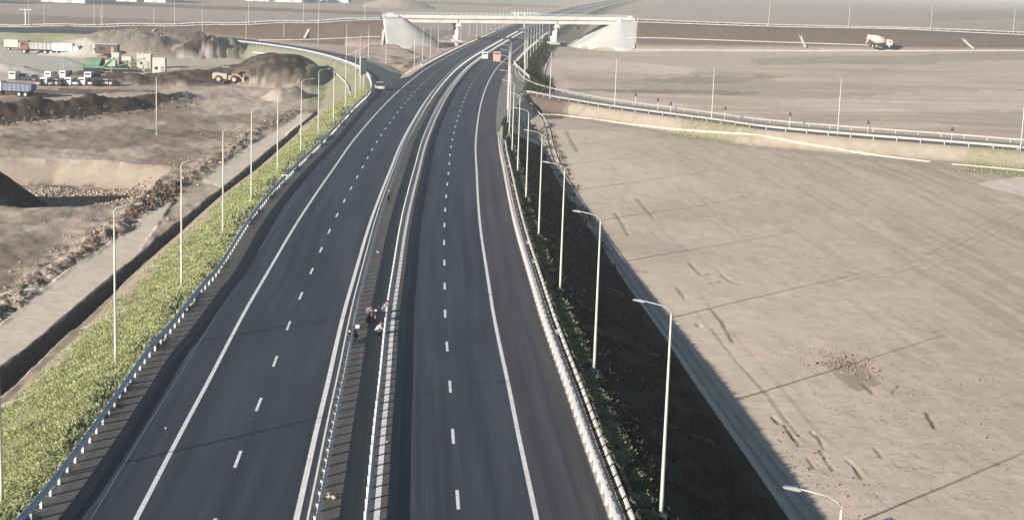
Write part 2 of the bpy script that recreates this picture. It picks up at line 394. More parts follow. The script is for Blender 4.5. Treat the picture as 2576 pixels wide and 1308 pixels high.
    for PP, zf, s_ in ((P_ramp_l, lambda y: np.interp(y, [480, 600], [0, 0.5]), 0.42), (P_ramp_r, lambda y: 0 * y, 0.5)):
        ins = inpoly(X, Y, PP); d, _ = dline(X, Y, PP, True)
        d2 = np.where(ins, 0, np.clip(d - 1.2, 0, 90))
        z = np.maximum(z, zf(Y) - 0.05 - d2 * s_)
    # --- approach embankments of the overpass
    u = (X - AL.x) * bdir.x + (Y - AL.y) * bdir.y; v = (X - AL.x) * bn.x + (Y - AL.y) * bn.y
    L = (AR - AL).length
    topl = np.interp(u, [-700, -150, -76, -31, -8, 0], [-3.0, .75, 3.5, 5.9, 7.6, 8.4])
    zl = np.where(u < 0, topl - np.clip(np.abs(v) - 6.5, 0, 99) * 0.62, topl - 0.0 - np.hypot(np.clip(u, 0, 99), np.clip(np.abs(v) - 6.5, 0, 99)) * 0.62)
    z = np.maximum(z, np.where(u < 60, zl, -99))
    # right approach turns a little so that it runs across the picture
    RD = RDIR; u2 = (X - AR.x) * RD[0] + (Y - AR.y) * RD[1]; v2 = -(X - AR.x) * RD[1] + (Y - AR.y) * RD[0]
    topr = np.interp(u2, [0, 300, 700], [9.8, 9.95, 7.0])
    rim = np.where(u2 > 8, np.clip(np.abs(v2) - 6.5, 0, 99), np.hypot(np.clip(L - u, 0, 99), np.clip(np.abs(v) - 6.5, 0, 99)))
    z = np.maximum(z, np.where(u2 > -40, topr - rim * 0.62, -99))
    gore = inpoly(X, Y, GORE); dg, _ = dline(X, Y, GORE, True)
    z = np.where(gore & (u < -5), np.maximum(z, -0.9 + (fbm(X / 7, Y / 12, 3, 63) - .5) * 1.6 * np.clip(dg / 4, 0, 1)), z)
    # --- roadside ditch on the left
    din = inpoly(X, Y, P_ditch)
    dd, _ = dline(X, Y, P_ditch, True)
    z = np.where(din, np.minimum(z, -4.7 + 0.2) - np.clip(dd * 2.2, 0, 1.35), z)
    # never above the carriageways
    z = np.where(main_l | main_r, -0.04, z)
    return z
GORE = P([(1008, 189), (1060, 160), (1120, 128), (1170, 104), (1060, 106), (930, 110), (870, 138), (914, 151), (960, 167)], -0.6)
RDIR = (math.cos(math.radians(-2)), math.sin(math.radians(-2)))
ta, tb = at(2242, 477, -3.0), at(2576, 622, -3.2); TILL = math.atan2(tb.y - ta.y, tb.x - ta.x)
GL_ = [([(1735, 655), (1765, 682), (1790, 703)], .35, .5), ([(1790, 700), (1812, 722)], .25, .4), ([(1815, 682), (1845, 700), (1862, 728)], .3, .4), ([(1703, 735), (1724, 762)], .3, .4),
    ([(1783, 780), (1815, 815), (1843, 862)], .22, .35), ([(1548, 540), (1565, 560), (1582, 588)], .3, .5), ([(1603, 508), (1622, 528), (1645, 552)], .22, .5), ([(1945, 1042), (1960, 1058)], .4, .35), ([(1975, 1062), (1990, 1085), (2012, 1115)], .35, .3),
    ([(2040, 1078), (2060, 1095), (2075, 1122)], .3, .25), ([(2062, 1125), (2095, 1175)], .2, .25), ([(2132, 1150), (2150, 1165), (2168, 1195)], .35, .3), ([(2330, 1030), (2345, 1052), (2352, 1068)], .35, .35), ([(2200, 1120), (2218, 1145)], .2, .2),
    ([(1790, 830), (1850, 905), (1930, 985), (2010, 1090)], .10, .25), ([(1425, 335), (1440, 365), (1455, 385)], .25, .8), ([(1465, 365), (1500, 368)], .2, .9), ([(1405, 375), (1425, 400)], .25, .9), ([(1975, 1195), (2030, 1260), (2080, 1308)], .10, .2), ([(1752, 820), (1763, 828)], .3, .35), ([(1622, 671), (1634, 675)], .3, .4), ([(1535, 462), (1548, 466)], .3, .4), ([(2030, 1145), (2048, 1170)], .2, .2), ([(2170, 960), (2195, 985)], .3, .3), ([(2245, 985), (2262, 965)], .2, .2)]
GULLY = [([tuple(at(x, y, -4.7 if y > 700 else (-3.7 if y > 450 else -2.6))[:2]) for x, y in g], d * 1.2, w_ * .62) for g, d, w_ in GL_]

tt = np.linspace(30 ** -0.6, 9000 ** -0.6, 1250); YR = tt ** (-1 / 0.6)
a_ = np.concatenate([np.linspace(-0.9, -0.36, 70)[:-1], np.linspace(-0.36, 0.37, 860), np.linspace(0.37, 0.9, 70)[1:]])
YY, AA = np.meshgrid(YR, a_, indexing='ij'); XX = AA * YY
ZZ = height(XX, YY)
NR, NC = XX.shape
# surface colours laid out in plan, plus painted shade on bank and pit
SAND = np.array((0.58, 0.485, 0.385)); COL = np.empty((NR, NC, 3)); COL[:] = SAND
def paintc(mask, c, k=1.0):
    mk = (mask * k)[..., None] if mask.dtype != bool else mask[..., None] * k
    COL[:] = COL * (1 - mk) + np.array(c) * mk
wob = lambda s, a, sd_: ((fbm(XX / s, YY / s, 3, sd_) - 0.5) * a, (fbm(XX / s, YY / s, 3, sd_ + 5) - 0.5) * a)
wx, wy = wob(4.0, 3.0, 71)
def region(pts, z, c, k=1.0, w_=1.0):
    paintc(inpoly(XX + wx * w_, YY + wy * w_ * 2, P(pts, z)), c, k)
xr_ = REF(YY)
leftm = XX < xr_ - 20
# left site: browner, more varied
paintc(leftm & (YY < 640), (0.42, 0.345, 0.275))
n1 = fbm(XX / 9, YY / 16, 4, 81); paintc(np.clip((n1 - 0.52) * 6, 0, 1) * (leftm & (YY < 470)), (0.22, 0.165, 0.125), 0.75)
n2 = fbm(XX / 14, YY / 30, 4, 91); paintc(np.clip((n2 - 0.55) * 6, 0, 1) * (leftm & (YY < 620)), (0.50, 0.43, 0.35), 0.7)
# far land
far = YY > 700
paintc(far, (0.37, 0.31, 0.27))
fieldn = vn(XX / 260 + 0.3 * YY / 400, YY / 420, 5)
paintc(np.clip((fieldn - 0.55) * 8, 0, 1) * far, (0.33, 0.31, 0.24), 0.8)
# right hand fields
rf = (XX > xr_ + 14) & (YY > 290) & (YY < 660)
paintc(rf, (0.50, 0.418, 0.338)); n3 = fbm(XX / 60, YY / 22, 4, 95)
paintc(np.clip((n3 - 0.5) * 5, 0, 1) * rf, (0.37, 0.32, 0.26), 0.7)
rn = (XX > xr_ + 8) & (YY < 290)
dfar = np.clip((XX - xr_ - 22) / 45, 0, 1) * rn
paintc(dfar, (0.46, 0.373, 0.295), 0.85)
ca, sa = math.cos(TILL), math.sin(TILL); U_ = XX * ca + YY * sa; V_ = -XX * sa + YY * ca
st = fbm(U_ / 26, V_ / 0.8, 3, 51); paintc(np.clip((st - 0.53) * 8, 0, 1) * dfar, (0.33, 0.265, 0.215), 0.5); paintc(np.clip((0.44 - st) * 8, 0, 1) * dfar, (0.52, 0.44, 0.365), 0.5)
n4 = fbm(XX / 16, YY / 20, 4, 99); paintc(np.clip((n4 - 0.55) * 5, 0, 1) * rn, (0.42, 0.345, 0.28), 0.5)
for poly, dep, wd in GULLY:
    d, a = dline(XX, YY, poly, lim=4); paintc(np.clip(1.3 - d / (wd * 1.0), 0, 1) * np.clip(fbm(XX / .6, YY / 1.0, 3, 13) * 3 - 0.5, 0, 1) * (1 if dep > .2 else .5), (0.15, 0.11, 0.075), 0.8 if poly[0][1] < 150 else .45)
srs = random.Random(5)
for k in range(230):
    x, y = srs.uniform(1960, 2560), srs.uniform(880, 1300)
    if x < 1600 + (y - 700) * .85 + 120: continue
    q = at(x, y, -4.8); an = srs.gauss(2.0, .35) if srs.random() < .7 else srs.gauss(.3, .3); ln = srs.uniform(.3, 1.5)
    d, a = dline(XX, YY, [(q.x, q.y), (q.x + ln * math.cos(an), q.y + ln * math.sin(an))], lim=1.5); paintc(np.clip(1.2 - d / .09, 0, 1), (0.23, 0.175, 0.125), srs.uniform(.25, .7))
for ln in ([(2600, 516), (2420, 590), (2290, 652), (2160, 676), (2040, 706)], [(2600, 532), (2430, 602), (2300, 664), (2170, 690)], [(1712, 742), (1760, 800), (1830, 880), (1905, 962), (2000, 1078), (2050, 1112)], [(1700, 480), (1800, 560), (1900, 610), (2060, 640)], [(1500, 420), (1560, 500), (1650, 590), (1790, 690)], [(2200, 800), (2330, 850), (2480, 840), (2600, 830)], [(1620, 340), (1900, 420), (2250, 470), (2600, 520)]):
    pl = P(ln, -4.6 if ln[0][1] > 600 else -3.6); pl = [tuple(q[:2]) for q in smooth_poly([(a, b, 0) for a, b in pl], 3)]
    for dx in (0, 1.7):
        d, a = dline(XX, YY, [(a + dx, b) for a, b in pl], lim=4); paintc(np.clip(1.3 - d / .16, 0, 1) * np.clip(fbm(XX / 3, YY / 3, 2, 19) * 3 - .8, 0, 1), (0.30, 0.235, 0.175), .45)
# left patches
BANK_SHADE = (0.032, 0.023, 0.020)  # shade on the bank's face, put into the soil colour
region([(-200, 262), (0, 262), (200, 258), (420, 245), (520, 240), (560, 250), (420, 266), (250, 292), (120, 304), (0, 318), (-200, 330)], -4.5, BANK_SHADE, 0.9, 1.5)
region([(60, 228), (330, 224), (400, 222), (420, 236), (150, 244), (0, 246), (-100, 246)], -4.5, (0.11, 0.08, 0.062), 0.75, 1.5)
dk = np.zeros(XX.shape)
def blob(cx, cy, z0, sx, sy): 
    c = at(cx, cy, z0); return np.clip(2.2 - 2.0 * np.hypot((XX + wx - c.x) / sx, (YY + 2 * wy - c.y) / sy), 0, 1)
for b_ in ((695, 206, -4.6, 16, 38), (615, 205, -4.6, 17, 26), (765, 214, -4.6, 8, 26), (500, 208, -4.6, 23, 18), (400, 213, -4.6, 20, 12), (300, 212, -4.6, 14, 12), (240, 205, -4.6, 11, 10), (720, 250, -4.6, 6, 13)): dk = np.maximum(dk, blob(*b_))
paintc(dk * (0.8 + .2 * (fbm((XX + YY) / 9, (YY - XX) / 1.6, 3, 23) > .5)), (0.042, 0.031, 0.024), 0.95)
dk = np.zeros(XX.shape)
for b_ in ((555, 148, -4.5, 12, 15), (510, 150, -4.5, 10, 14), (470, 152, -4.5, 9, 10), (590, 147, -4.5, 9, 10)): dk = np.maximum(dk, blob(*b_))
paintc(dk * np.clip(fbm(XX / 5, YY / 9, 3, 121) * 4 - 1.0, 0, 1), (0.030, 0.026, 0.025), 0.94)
for b_ in ((330, 140, -4.4, 24, 38), (240, 140, -4.4, 16, 24), (425, 138, -4.4, 18, 26)): paintc(blob(*b_) * 1.0, (0.27, 0.235, 0.185), 0.7)
region([(-100, 130), (0, 112), (160, 126), (230, 150), (230, 178), (60, 206), (-100, 210)], -4.5, (0.50, 0.475, 0.42), 0.9, 2)
region([(-100, 84), (0, 84), (250, 90), (220, 104), (0, 100), (-100, 100)], -4.0, (0.30, 0.285, 0.24), 0.6, 2)
# service track
paintc(inpoly(XX + wx * .25, YY + wy * .3, SERV1), (0.63, 0.545, 0.45)); paintc(inpoly(XX + wx * .25, YY + wy * .3, SERV2), (0.63, 0.545, 0.45))
sp = [at(x, y, -4.7) for x, y in [(-150, 880), (0, 775), (110, 690), (230, 610), (310, 560), (370, 500), (440, 465), (560, 395), (640, 330), (740, 285)]]
d, a = dline(XX, YY, [tuple(p[:2]) for p in sp]); ragged = np.clip(fbm(XX / 1.2, YY / 1.6, 3, 131) * 5 - 2.2, 0, 1)
paintc(np.clip(1.5 - d / 2.6, 0, 1) * ragged * ~inpoly(XX, YY, SERV1), (0.12, 0.09, 0.065), 0.85)
# pit: pale sandy wall
pin = inpoly(XX, YY, PIT); dp, _ = dline(XX, YY, PIT, True)
paintc(pin, (0.29, 0.245, 0.20)); paintc(pin & (dp > 3.7), (0.36, 0.30, 0.24), 0.8)
region([(500, 236), (700, 232), (830, 238), (800, 262), (640, 300), (560, 270), (440, 268)], -4.6, (0.50, 0.42, 0.34), .7, 2)
region([(330, 156), (900, 150), (905, 160), (700, 168), (470, 176), (420, 190), (400, 172)], -4.5, (0.50, 0.44, 0.37), .8, 2)
region([(0, 226), (330, 221), (620, 222), (760, 228), (500, 236), (200, 232), (0, 236)], -4.6, (0.48, 0.40, 0.33), .7, 2)
for ln, lw in (([(1150, 110), (1100, 128), (1060, 146), (1018, 170)], 1.3), ([(985, 142), (1012, 152)], 1.6), ([(975, 152), (1004, 158)], 1.2), ([(1012, 186), (980, 172)], 1.0)):
    d, a = dline(XX, YY, P(ln, -0.7), lim=8); paintc(np.clip(1.4 - d / lw, 0, 1) * np.clip(fbm(XX / 1.5, YY / 3, 3, 17) * 4 - 1.1, 0, 1), (0.11, 0.08, 0.055), .85)
paintc(pin & (dp > 3.9) & (fbm(XX / .7, YY / 1.2, 3, 141) > 0.56), (0.17, 0.125, 0.09), 0.8)
c = at(-60, 490, -6); q = np.hypot((XX - c.x) / 10, (YY - c.y) / 11.5) < 1; paintc(q, (0.022, 0.022, 0.026), 0.97)  # paints the shade of the pit's left wall onto the mound
region([(395, 452), (415, 455), (455, 478), (425, 478), (400, 466)], -4.7, (0.05, 0.03, 0.02), .9, .8)
region([(-100, 345), (0, 343), (200, 326), (330, 318), (420, 330), (560, 330), (500, 360), (300, 372), (100, 376), (0, 372), (-100, 372)], -4.6, (0.20, 0.15, 0.115), .6, 2)
# ditch
paintc(inpoly(XX, YY, P_ditch), (0.13, 0.12, 0.11))
# left grassy slope soil
sl_l = (XX > np.interp(YY, [p.y for p in dr], [p.x for p in dr]) + 0.2) & (XX < XRAIL(YY) - 0.5) & (YY < 352)
paintc(sl_l, (0.33, 0.27, 0.21))
dtoe = XX - np.interp(YY, [p.y for p in dr], [p.x for p in dr])
paintc(np.clip(dtoe / 2.6 - 0.6 + wx * .25, 0, 1) * sl_l, (0.20, 0.20, 0.11), 0.8)
# slope below the left ramp
d, _ = dline(XX, YY, [tuple(p[:2]) for p in RAILS[kk - 6::6]]); 
msk = (d < 14) & ~inpoly(XX, YY, P_ramp_l) & leftm & (YY > 345) & (YY < 640) & (ZZ > -4.4)
paintc(msk & (XX < -28), (0.25, 0.26, 0.165), 0.8)
# right slope
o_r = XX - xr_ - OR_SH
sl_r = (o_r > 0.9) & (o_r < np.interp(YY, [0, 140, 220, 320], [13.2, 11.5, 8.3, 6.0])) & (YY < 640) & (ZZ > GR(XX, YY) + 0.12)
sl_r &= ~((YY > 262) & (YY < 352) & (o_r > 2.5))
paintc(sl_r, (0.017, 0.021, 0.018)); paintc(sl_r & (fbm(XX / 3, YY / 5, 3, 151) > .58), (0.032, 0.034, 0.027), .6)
paintc((YY > 640) & (np.abs(XX - xr_ - 14) < 9), (0.12, 0.13, 0.10), .7)
# ramp slope on the right: brown fabric, then weeds
region([(1313, 246), (1345, 246), (1428, 262), (1440, 265), (1412, 286), (1366, 288), (1335, 262)], -0.8, (0.135, 0.10, 0.08), 0.9, .3)
region([(1425, 262), (1800, 312), (2300, 362), (2700, 400), (2700, 440), (2300, 402), (1800, 346), (1420, 288)], -1.2, (0.32, 0.285, 0.23), 0.5, 1)
region([(1735, 305), (1850, 318), (1900, 345), (1690, 325)], -1.0, (0.26, 0.25, 0.15), 0.6, 2.5)
region([(2440, 375), (2640, 392), (2640, 432), (2430, 412)], -1.0, (0.26, 0.25, 0.15), 0.6, 2.5)
region([(2060, 893), (2130, 885), (2180, 905), (2195, 935), (2150, 955), (2110, 930)], -4.0, (0.27, 0.215, 0.165), 0.65, .5)
region([(2455, 455), (2600, 440), (2600, 490), (2500, 468)], -2.2, (0.62, 0.54, 0.465), 1, .3)
region([(1370, 150), (1500, 148), (1740, 175), (1730, 188), (1500, 182), (1400, 175)], -1.8, (0.60, 0.505, 0.42), .9, 2)
region([(1900, 262), (2300, 235), (2576, 240), (2650, 250), (2576, 290), (2200, 280)], -1.5, (0.56, 0.48, 0.40), .75, 3)
region([(1310, 190), (1380, 150), (1400, 175), (1440, 215), (1600, 240), (1780, 270), (1930, 290), (1930, 300), (1560, 255), (1390, 228)], -1.6, (0.56, 0.475, 0.40), .7, 2)
region([(1430, 222), (1700, 226), (1900, 232), (1890, 238), (1650, 234), (1440, 228)], -1.8, (0.22, 0.18, 0.14), .6, 2)
region([(1600, 196), (1850, 194), (2000, 198), (1850, 210), (1700, 212)], -1.8, (0.25, 0.215, 0.165), .6, 3)
region([(1900, 150), (2600, 158), (2600, 175), (2300, 172), (1900, 168)], -1.2, (0.30, 0.265, 0.20), .6, 3)
# overpass embankment slopes: brown
u = (XX - AL.x) * bdir.x + (YY - AL.y) * bdir.y; v = (XX - AL.x) * bn.x + (YY - AL.y) * bn.y
emb = (u < -3) & (np.abs(v) < 30) & (ZZ > GL(XX, YY) + 0.7) & (u > -260)
paintc(emb, (0.14, 0.105, 0.087))
u2 = (XX - AR.x) * RDIR[0] + (YY - AR.y) * RDIR[1]; v2 = -(XX - AR.x) * RDIR[1] + (YY - AR.y) * RDIR[0]
emb2 = (u2 > 3) & (np.abs(v2) < 30) & (ZZ > GR(XX, YY) + 0.7)
paintc(emb2, (0.12, 0.097, 0.082))
paintc(emb & (np.abs(v) < 5.6), (0.10, 0.10, 0.10)); paintc(emb2 & (np.abs(v2) < 5.6), (0.10, 0.10, 0.10))
# strips of land far away
for (ya, yb, cc, kx) in ((1080, 1180, (0.15, 0.125, 0.10), 1), (700, 830, (0.235, 0.19, 0.16), 1), (1600, 1720, (0.16, 0.15, 0.12), 1), (2300, 2700, (0.15, 0.16, 0.12), 1)):
    paintc((YY + XX * 0.12 > ya) & (YY + XX * 0.12 < yb) & (XX < xr_ - 40), cc, .75)
paintc((XX > xr_ + 60) & (YY > 1500), (0.30, 0.27, 0.24), .6); 
region([(2330, 40), (2600, 22), (2600, 62), (2340, 66)], 0, (0.17, 0.20, 0.11), .5, 2)
COL *= (0.90 + 0.2 * fbm(XX / 1.3, YY / 2.0, 4, 161))[..., None]
V = np.stack([XX.ravel(), YY.ravel(), ZZ.ravel()], 1)
i0 = (np.arange(NR - 1)[:, None] * NC + np.arange(NC - 1)[None, :]).ravel()
FC = np.stack([i0, i0 + 1, i0 + NC + 1, i0 + NC], 1)
gm = bpy.data.materials.new('soil'); gm.use_nodes = True; t = gm.node_tree; b = t.nodes['Principled BSDF']
ca_ = t.nodes.new('ShaderNodeAttribute'); ca_.attribute_name = 'soil'
geo = t.nodes.new('ShaderNodeNewGeometry')
nn = t.nodes.new('ShaderNodeTexNoise'); nn.inputs['Scale'].default_value = 0.9; nn.inputs['Detail'].default_value = 9; nn.inputs['Roughness'].default_value = 0.65
t.links.new(geo.outputs['Position'], nn.inputs['Vector'])
mr = t.nodes.new('ShaderNodeMapRange'); mr.inputs[1].default_value = 0.3; mr.inputs[2].default_value = 0.7; mr.inputs[3].default_value = 0.90; mr.inputs[4].default_value = 1.08
t.links.new(nn.outputs[0], mr.inputs[0])
vm = t.nodes.new('ShaderNodeVectorMath'); vm.operation = 'SCALE'; t.links.new(ca_.outputs['Color'], vm.inputs[0]); t.links.new(mr.outputs[0], vm.inputs['Scale'])
t.links.new(vm.outputs[0], b.inputs['Base Color']); b.inputs['Roughness'].default_value = 0.95; b.inputs['Specular IOR Level'].default_value = 0.05
bp = t.nodes.new('ShaderNodeBump'); bp.inputs['Distance'].default_value = 0.06; t.links.new(nn.outputs[0], bp.inputs['Height'])
t.links.new(bp.outputs[0], b.inputs['Normal'])
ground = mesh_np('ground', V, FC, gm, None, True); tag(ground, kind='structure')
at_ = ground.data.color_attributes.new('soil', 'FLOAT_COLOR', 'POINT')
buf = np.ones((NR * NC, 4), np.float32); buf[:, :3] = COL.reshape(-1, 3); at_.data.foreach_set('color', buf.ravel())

def hz(x, y, detail=True):
    "ground height at plan points (bilinear on the terrain grid)"
    x = np.atleast_1d(np.asarray(x, float)); y = np.atleast_1d(np.asarray(y, float))
    r = np.interp(-y ** -0.6, -tt, np.arange(NR)); c = np.interp(x / y, a_, np.arange(NC))
    i = np.clip(r.astype(int), 0, NR - 2); j = np.clip(c.astype(int), 0, NC - 2); fr = r - i; fc = c - j
    return (ZZ[i, j] * (1 - fc) + ZZ[i, j + 1] * fc) * (1 - fr) + (ZZ[i + 1, j] * (1 - fc) + ZZ[i + 1, j + 1] * fc) * fr
def hz1(x, y): return float(hz(x, y)[0])

# ------------------------------------------------------------------ road surfaces
def strip(name, A, B, mat_, z=0.0, kind='structure', parent=None, cuts=1):
    "quad strip between two equally long lists of points; UV in metres"
    n = len(A); vs_, uvv = [], []; s = 0
    for i in range(n):
        if i: s += (Vector(A[i]) - Vector(A[i - 1])).length
        for k in range(cuts + 1):
            q = Vector(A[i]).lerp(Vector(B[i]), k / cuts); vs_.append((q.x, q.y, q.z + z)); uvv.append(((Vector(B[i]) - Vector(A[i])).length * k / cuts, s))
    c = cuts + 1
    fs = [(i * c + k, i * c + k + 1, (i + 1) * c + k + 1, (i + 1) * c + k) for i in range(n - 1) for k in range(cuts)]
    o = mesh_np(name, np.array(vs_), np.array(fs), mat_, parent)
    uvl = o.data.uv_layers.new(name='road'); U = np.array(uvv, np.float32)[np.array(fs).ravel()]; uvl.data.foreach_set('uv', U.ravel())
    if kind: tag(o, kind=kind)
    return o
ysr = np.concatenate([np.arange(12, 700, 3.0), np.arange(700, 6000, 20.0)])
strip('right_carriageway', [off(y, -4.05) for y in ysr], [off(y, OR_SH) for y in ysr], asp, 0.0, cuts=2)
o_ = [Vector((float(XRAIL(y)) - 0.5, float(y), 0)) if y < 340 else None for y in ysr]
A_ = []
for y in ysr:
    e = off(y, O_LEDGE - 1.6); xr2 = float(XRAIL(min(y, 350)) - 0.5)
    if y < NOSE - 40: A_.append(Vector((xr2, y, 0)))
    elif y < NOSE + 6:
        tq = (y - (NOSE - 40)) / 46; A_.append(Vector((xr2 * (1 - tq) + e.x * tq, y, 0)))
    else: A_.append(Vector((e.x, e.y, 0)))
strip('left_carriageway', A_, [off(y, -7.0) for y in ysr], asp, 0.0, cuts=2)
md = strip('median', [off(y, O_LMED + 0.55) for y in ysr], [off(y, O_RMED - 0.05) for y in ysr], asp_med, 0.008)
strip('right_shoulder', [off(y, O_REDGE + .12) for y in ysr], [off(y, OR_SH) for y in ysr], asp_sh, 0.006)
strip('median_side_strip', [off(y, O_RMED - .05) for y in ysr], [off(y, O_RMED + .95) for y in ysr], asp_med, 0.006)
_ly = np.arange(14, 320, 3.0); strip('left_shoulder', [Vector((float(XRAIL(y)) - .4, y, 0)) for y in _ly], [Vector((float(XRAIL(y)) + 1.75, y, 0)) for y in _ly], asp_med, 0.006)
# left ramp surface
ri = [p for p in RAILS[kk - 8:]]
ip = smooth_poly([Vector((off(NOSE - 30, O_LEDGE - 3).x, NOSE - 34, 0))] + INNER, 3.0)
def resamp(pl, n):
    L = [0]
    for i in range(1, len(pl)): L.append(L[-1] + (pl[i] - pl[i - 1]).length)
    s = np.linspace(0, L[-1], n)
    return [Vector((float(np.interp(q, L, [p.x for p in pl])), float(np.interp(q, L, [p.y for p in pl])), float(np.interp(q, L, [p.z for p in pl])))) for q in s]
strip('left_ramp', resamp(ri, 160), resamp(ip, 160), asp2, 0.012, cuts=2)
rf_ = resamp(smooth_poly(RFAR, 3), 160); rn_ = resamp(smooth_poly(RNEAR, 3), 160)
strip('right_ramp', rf_, rn_, asp3, 0.012, cuts=2)
gr = [off(y, OR_SH - 0.1) for y in np.arange(255, 470, 3.0)]
gq = []
for p in gr:
    # where the ramp joins the carriageway the paving widens
    wd = float(np.interp(p.y, [255, 285, 330, 380, 430, 470], [0.1, 1.2, 5.2, 6.2, 3.4, 0.1])); gq.append(p + Vector((wd, 0, 0)))
strip('ramp_taper', gr, gq, asp3, 0.016)

# painted markings
def line_mark(name, f, ya, yb, w_, z=0.012, st=3.0):
    ys = np.arange(ya, yb, st) if yb < 800 else np.concatenate([np.arange(ya, 700, st), np.arange(700, yb, 15)])
    return strip(name, [off(y, f - w_ / 2) for y in ys], [off(y, f + w_ / 2) for y in ys], paint, z)
line_mark('edge_line', O_REDGE, 14, 3000, 0.24); line_mark('edge_line', O_LEDGE, 14, 3000, 0.24)
line_mark('edge_line', O_LMED, 14, 3000, 0.28); line_mark('edge_line', O_RMED, 14, 3000, 0.28, 0.02)
def dashes(f, y0, cyc, ln, w_):
    B = MB(); y = y0 - cyc * 4
    while y < 900:
        a = [off(y - ln / 2, f - w_ / 2, .012), off(y - ln / 2, f + w_ / 2, .012), off(y + ln / 2, f + w_ / 2, .012), off(y + ln / 2, f - w_ / 2, .012)]
        B.add(a, [(0, 1, 2, 3)]); y += cyc
    o = B.build('lane_marking', paint); tag(o, kind='structure')
dashes(0.0, 74, 10.75, 2.9, 0.17); dashes(O_LDASH, 80, 10.6, 2.9, 0.17)
# thin painted/sealed seam on the left shoulder
seam = mat('seam bitumen', (0.16, 0.16, 0.17), 0.6)
ys = np.arange(20, 190, 3.0); strip('seam', [off(y, O_LEDGE - 1.9 - 0.0028 * max(0, 130 - y)) for y in ys], [off(y, O_LEDGE - 1.84 - 0.0028 * max(0, 130 - y)) for y in ys], seam, 0.012)
def ribbon(name, pl, w_, z, m_):
    pl = [Vector(p) for p in pl]; A, B = [], []
    for i, p in enumerate(pl):
        tn = (pl[min(i + 1, len(pl) - 1)] - pl[max(i - 1, 0)]); tn.z = 0; tn.normalize(); n = Vector((tn.y, -tn.x, 0)) * w_ / 2
        A.append(p - n); B.append(p + n)
    return strip(name, A, B, m_, z)
shift = lambda pl, d: [p + (Vector(((pl[min(i + 1, len(pl) - 1)] - pl[max(i - 1, 0)]).y, -(pl[min(i + 1, len(pl) - 1)] - pl[max(i - 1, 0)]).x, 0)).normalized() * d) for i, p in enumerate(pl)]
ribbon('ramp_line', shift(resamp(ri, 120)[18:], 0.9), 0.2, 0.03, paint)
ribbon('ramp_line', shift(resamp(ip, 120)[16:], -0.6), 0.2, 0.03, paint)
ribbon('ramp_line', shift(rf_, 0.7)[20:], 0.15, 0.03, paint)

# ------------------------------------------------------------------ crash barriers
def sweep(pl, prof, side=1):
    "profile (out, up) swept along a polyline of Vectors"
    n = len(prof); vs_ = []
    for i, p in enumerate(pl):
        tn = (pl[min(i + 1, len(pl) - 1)] - pl[max(i - 1, 0)]); tn.z = 0; tn.normalize(); nx = Vector((tn.y, -tn.x, 0)) * side
        for a, h in prof: q = p + nx * a; vs_.append((q.x, q.y, q.z + h))
    fs = [(i * n + k, i * n + (k + 1) % n, (i + 1) * n + (k + 1) % n, (i + 1) * n + k) for i in range(len(pl) - 1) for k in range(n)]
    fs2 = [tuple(range(n)), tuple((len(pl) - 1) * n + k for k in reversed(range(n)))]
    return vs_, fs + fs2
WB = [(0.0, 0.66), (0.09, 0.71), (0.09, 0.79), (0.03, 0.85), (0.03, 0.91), (0.09, 0.97), (0.09, 1.05), (0.0, 1.10), (-0.02, 1.10), (-0.02, 0.66)]
LOWER = lambda dh: [(a, h - dh) for a, h in WB]
WBL = [(0.0, 0.45), (0.08, 0.5), (0.08, 0.58), (0.03, 0.62), (0.08, 0.66), (0.08, 0.74), (0.0, 0.79), (-0.02, 0.79), (-0.02, 0.45)]
def barrier(label, pl, bm_, pm_, posts=1.75, side=1, double=False, prof=WB, hp=0.98, limit=100, group='steel crash barriers along the motorway', under=True):
    base = pl[0].copy(); root = empty('crash_barrier', base)
    tag(root, label, 'crash barrier', group)
    q = [p - base for p in pl]; B = MB()
    vs_, fs = sweep(q, prof, side); B.add(vs_, fs); B.build('beam', bm_, root)
    if double:
        B = MB(); vs_, fs = sweep(q, [(-a - 0.34, h) for a, h in prof], side); B.add(vs_, fs); B.build('beam', bm_, root)
    if under:
        B = MB(); vs_, fs = sweep(q, [(-0.10 if not double else -0.14, 0.30), (-0.04 if not double else -0.2, 0.30), (-0.04 if not double else -0.2, 0.38), (-0.10 if not double else -0.14, 0.38)], side); B.add(vs_, fs); B.build('lower_rail', bm_, root)
    # posts
    L = [0.0]
    for i in range(1, len(q)): L.append(L[-1] + (q[i] - q[i - 1]).length)
    ss = np.arange(0.5, L[-1], posts)
    me0 = MB(); o = -0.17 if double else -0.09
    me0.box((0, 0, hp / 2 - .1), (0.12, 0.16, hp + .2)).box((o * -0.5, 0, hp - 0.1), (0.2 if not double else 0.36, 0.10, 0.2))
    pts = []
    for s in ss:
        i = min(np.searchsorted(L, s), len(q) - 1); i = max(i, 1); tn = q[i] - q[i - 1]; f = (s - L[i - 1]) / max(1e-6, L[i] - L[i - 1])
        p = q[i - 1].lerp(q[i], f); nx = Vector((tn.y, -tn.x, 0)).normalized() * side
        pts.append((p + nx * o, math.atan2(nx.y, nx.x), (p + base).length))
    pts.sort(key=lambda r: abs((r[0] + base).y - 75) if (r[0] + base).y > 64 else 500 + abs((r[0] + base).y))
    first = None
    for p, an, _ in pts[:limit]:
        if first is None: first = me0.build('post', pm_, root); c_ = first
        else: c_ = first.copy(); link(c_); c_.parent = root
        c_.location = p; c_.rotation_euler = (0, 0, an)
    if len(pts) > limit:
        B = MB()
        for p, an, _ in pts[limit:]:
            R = Matrix.Rotation(an, 3, 'Z')
            B.box(p + Vector((0, 0, hp / 2 - .1)), (0.12, 0.16, hp + .2), an)
        tag(B.build('post', pm_, root), kind='stuff')
    return root
rl = [p for p in RAILS if p.y > 30][: ]
i_end = len(rl)
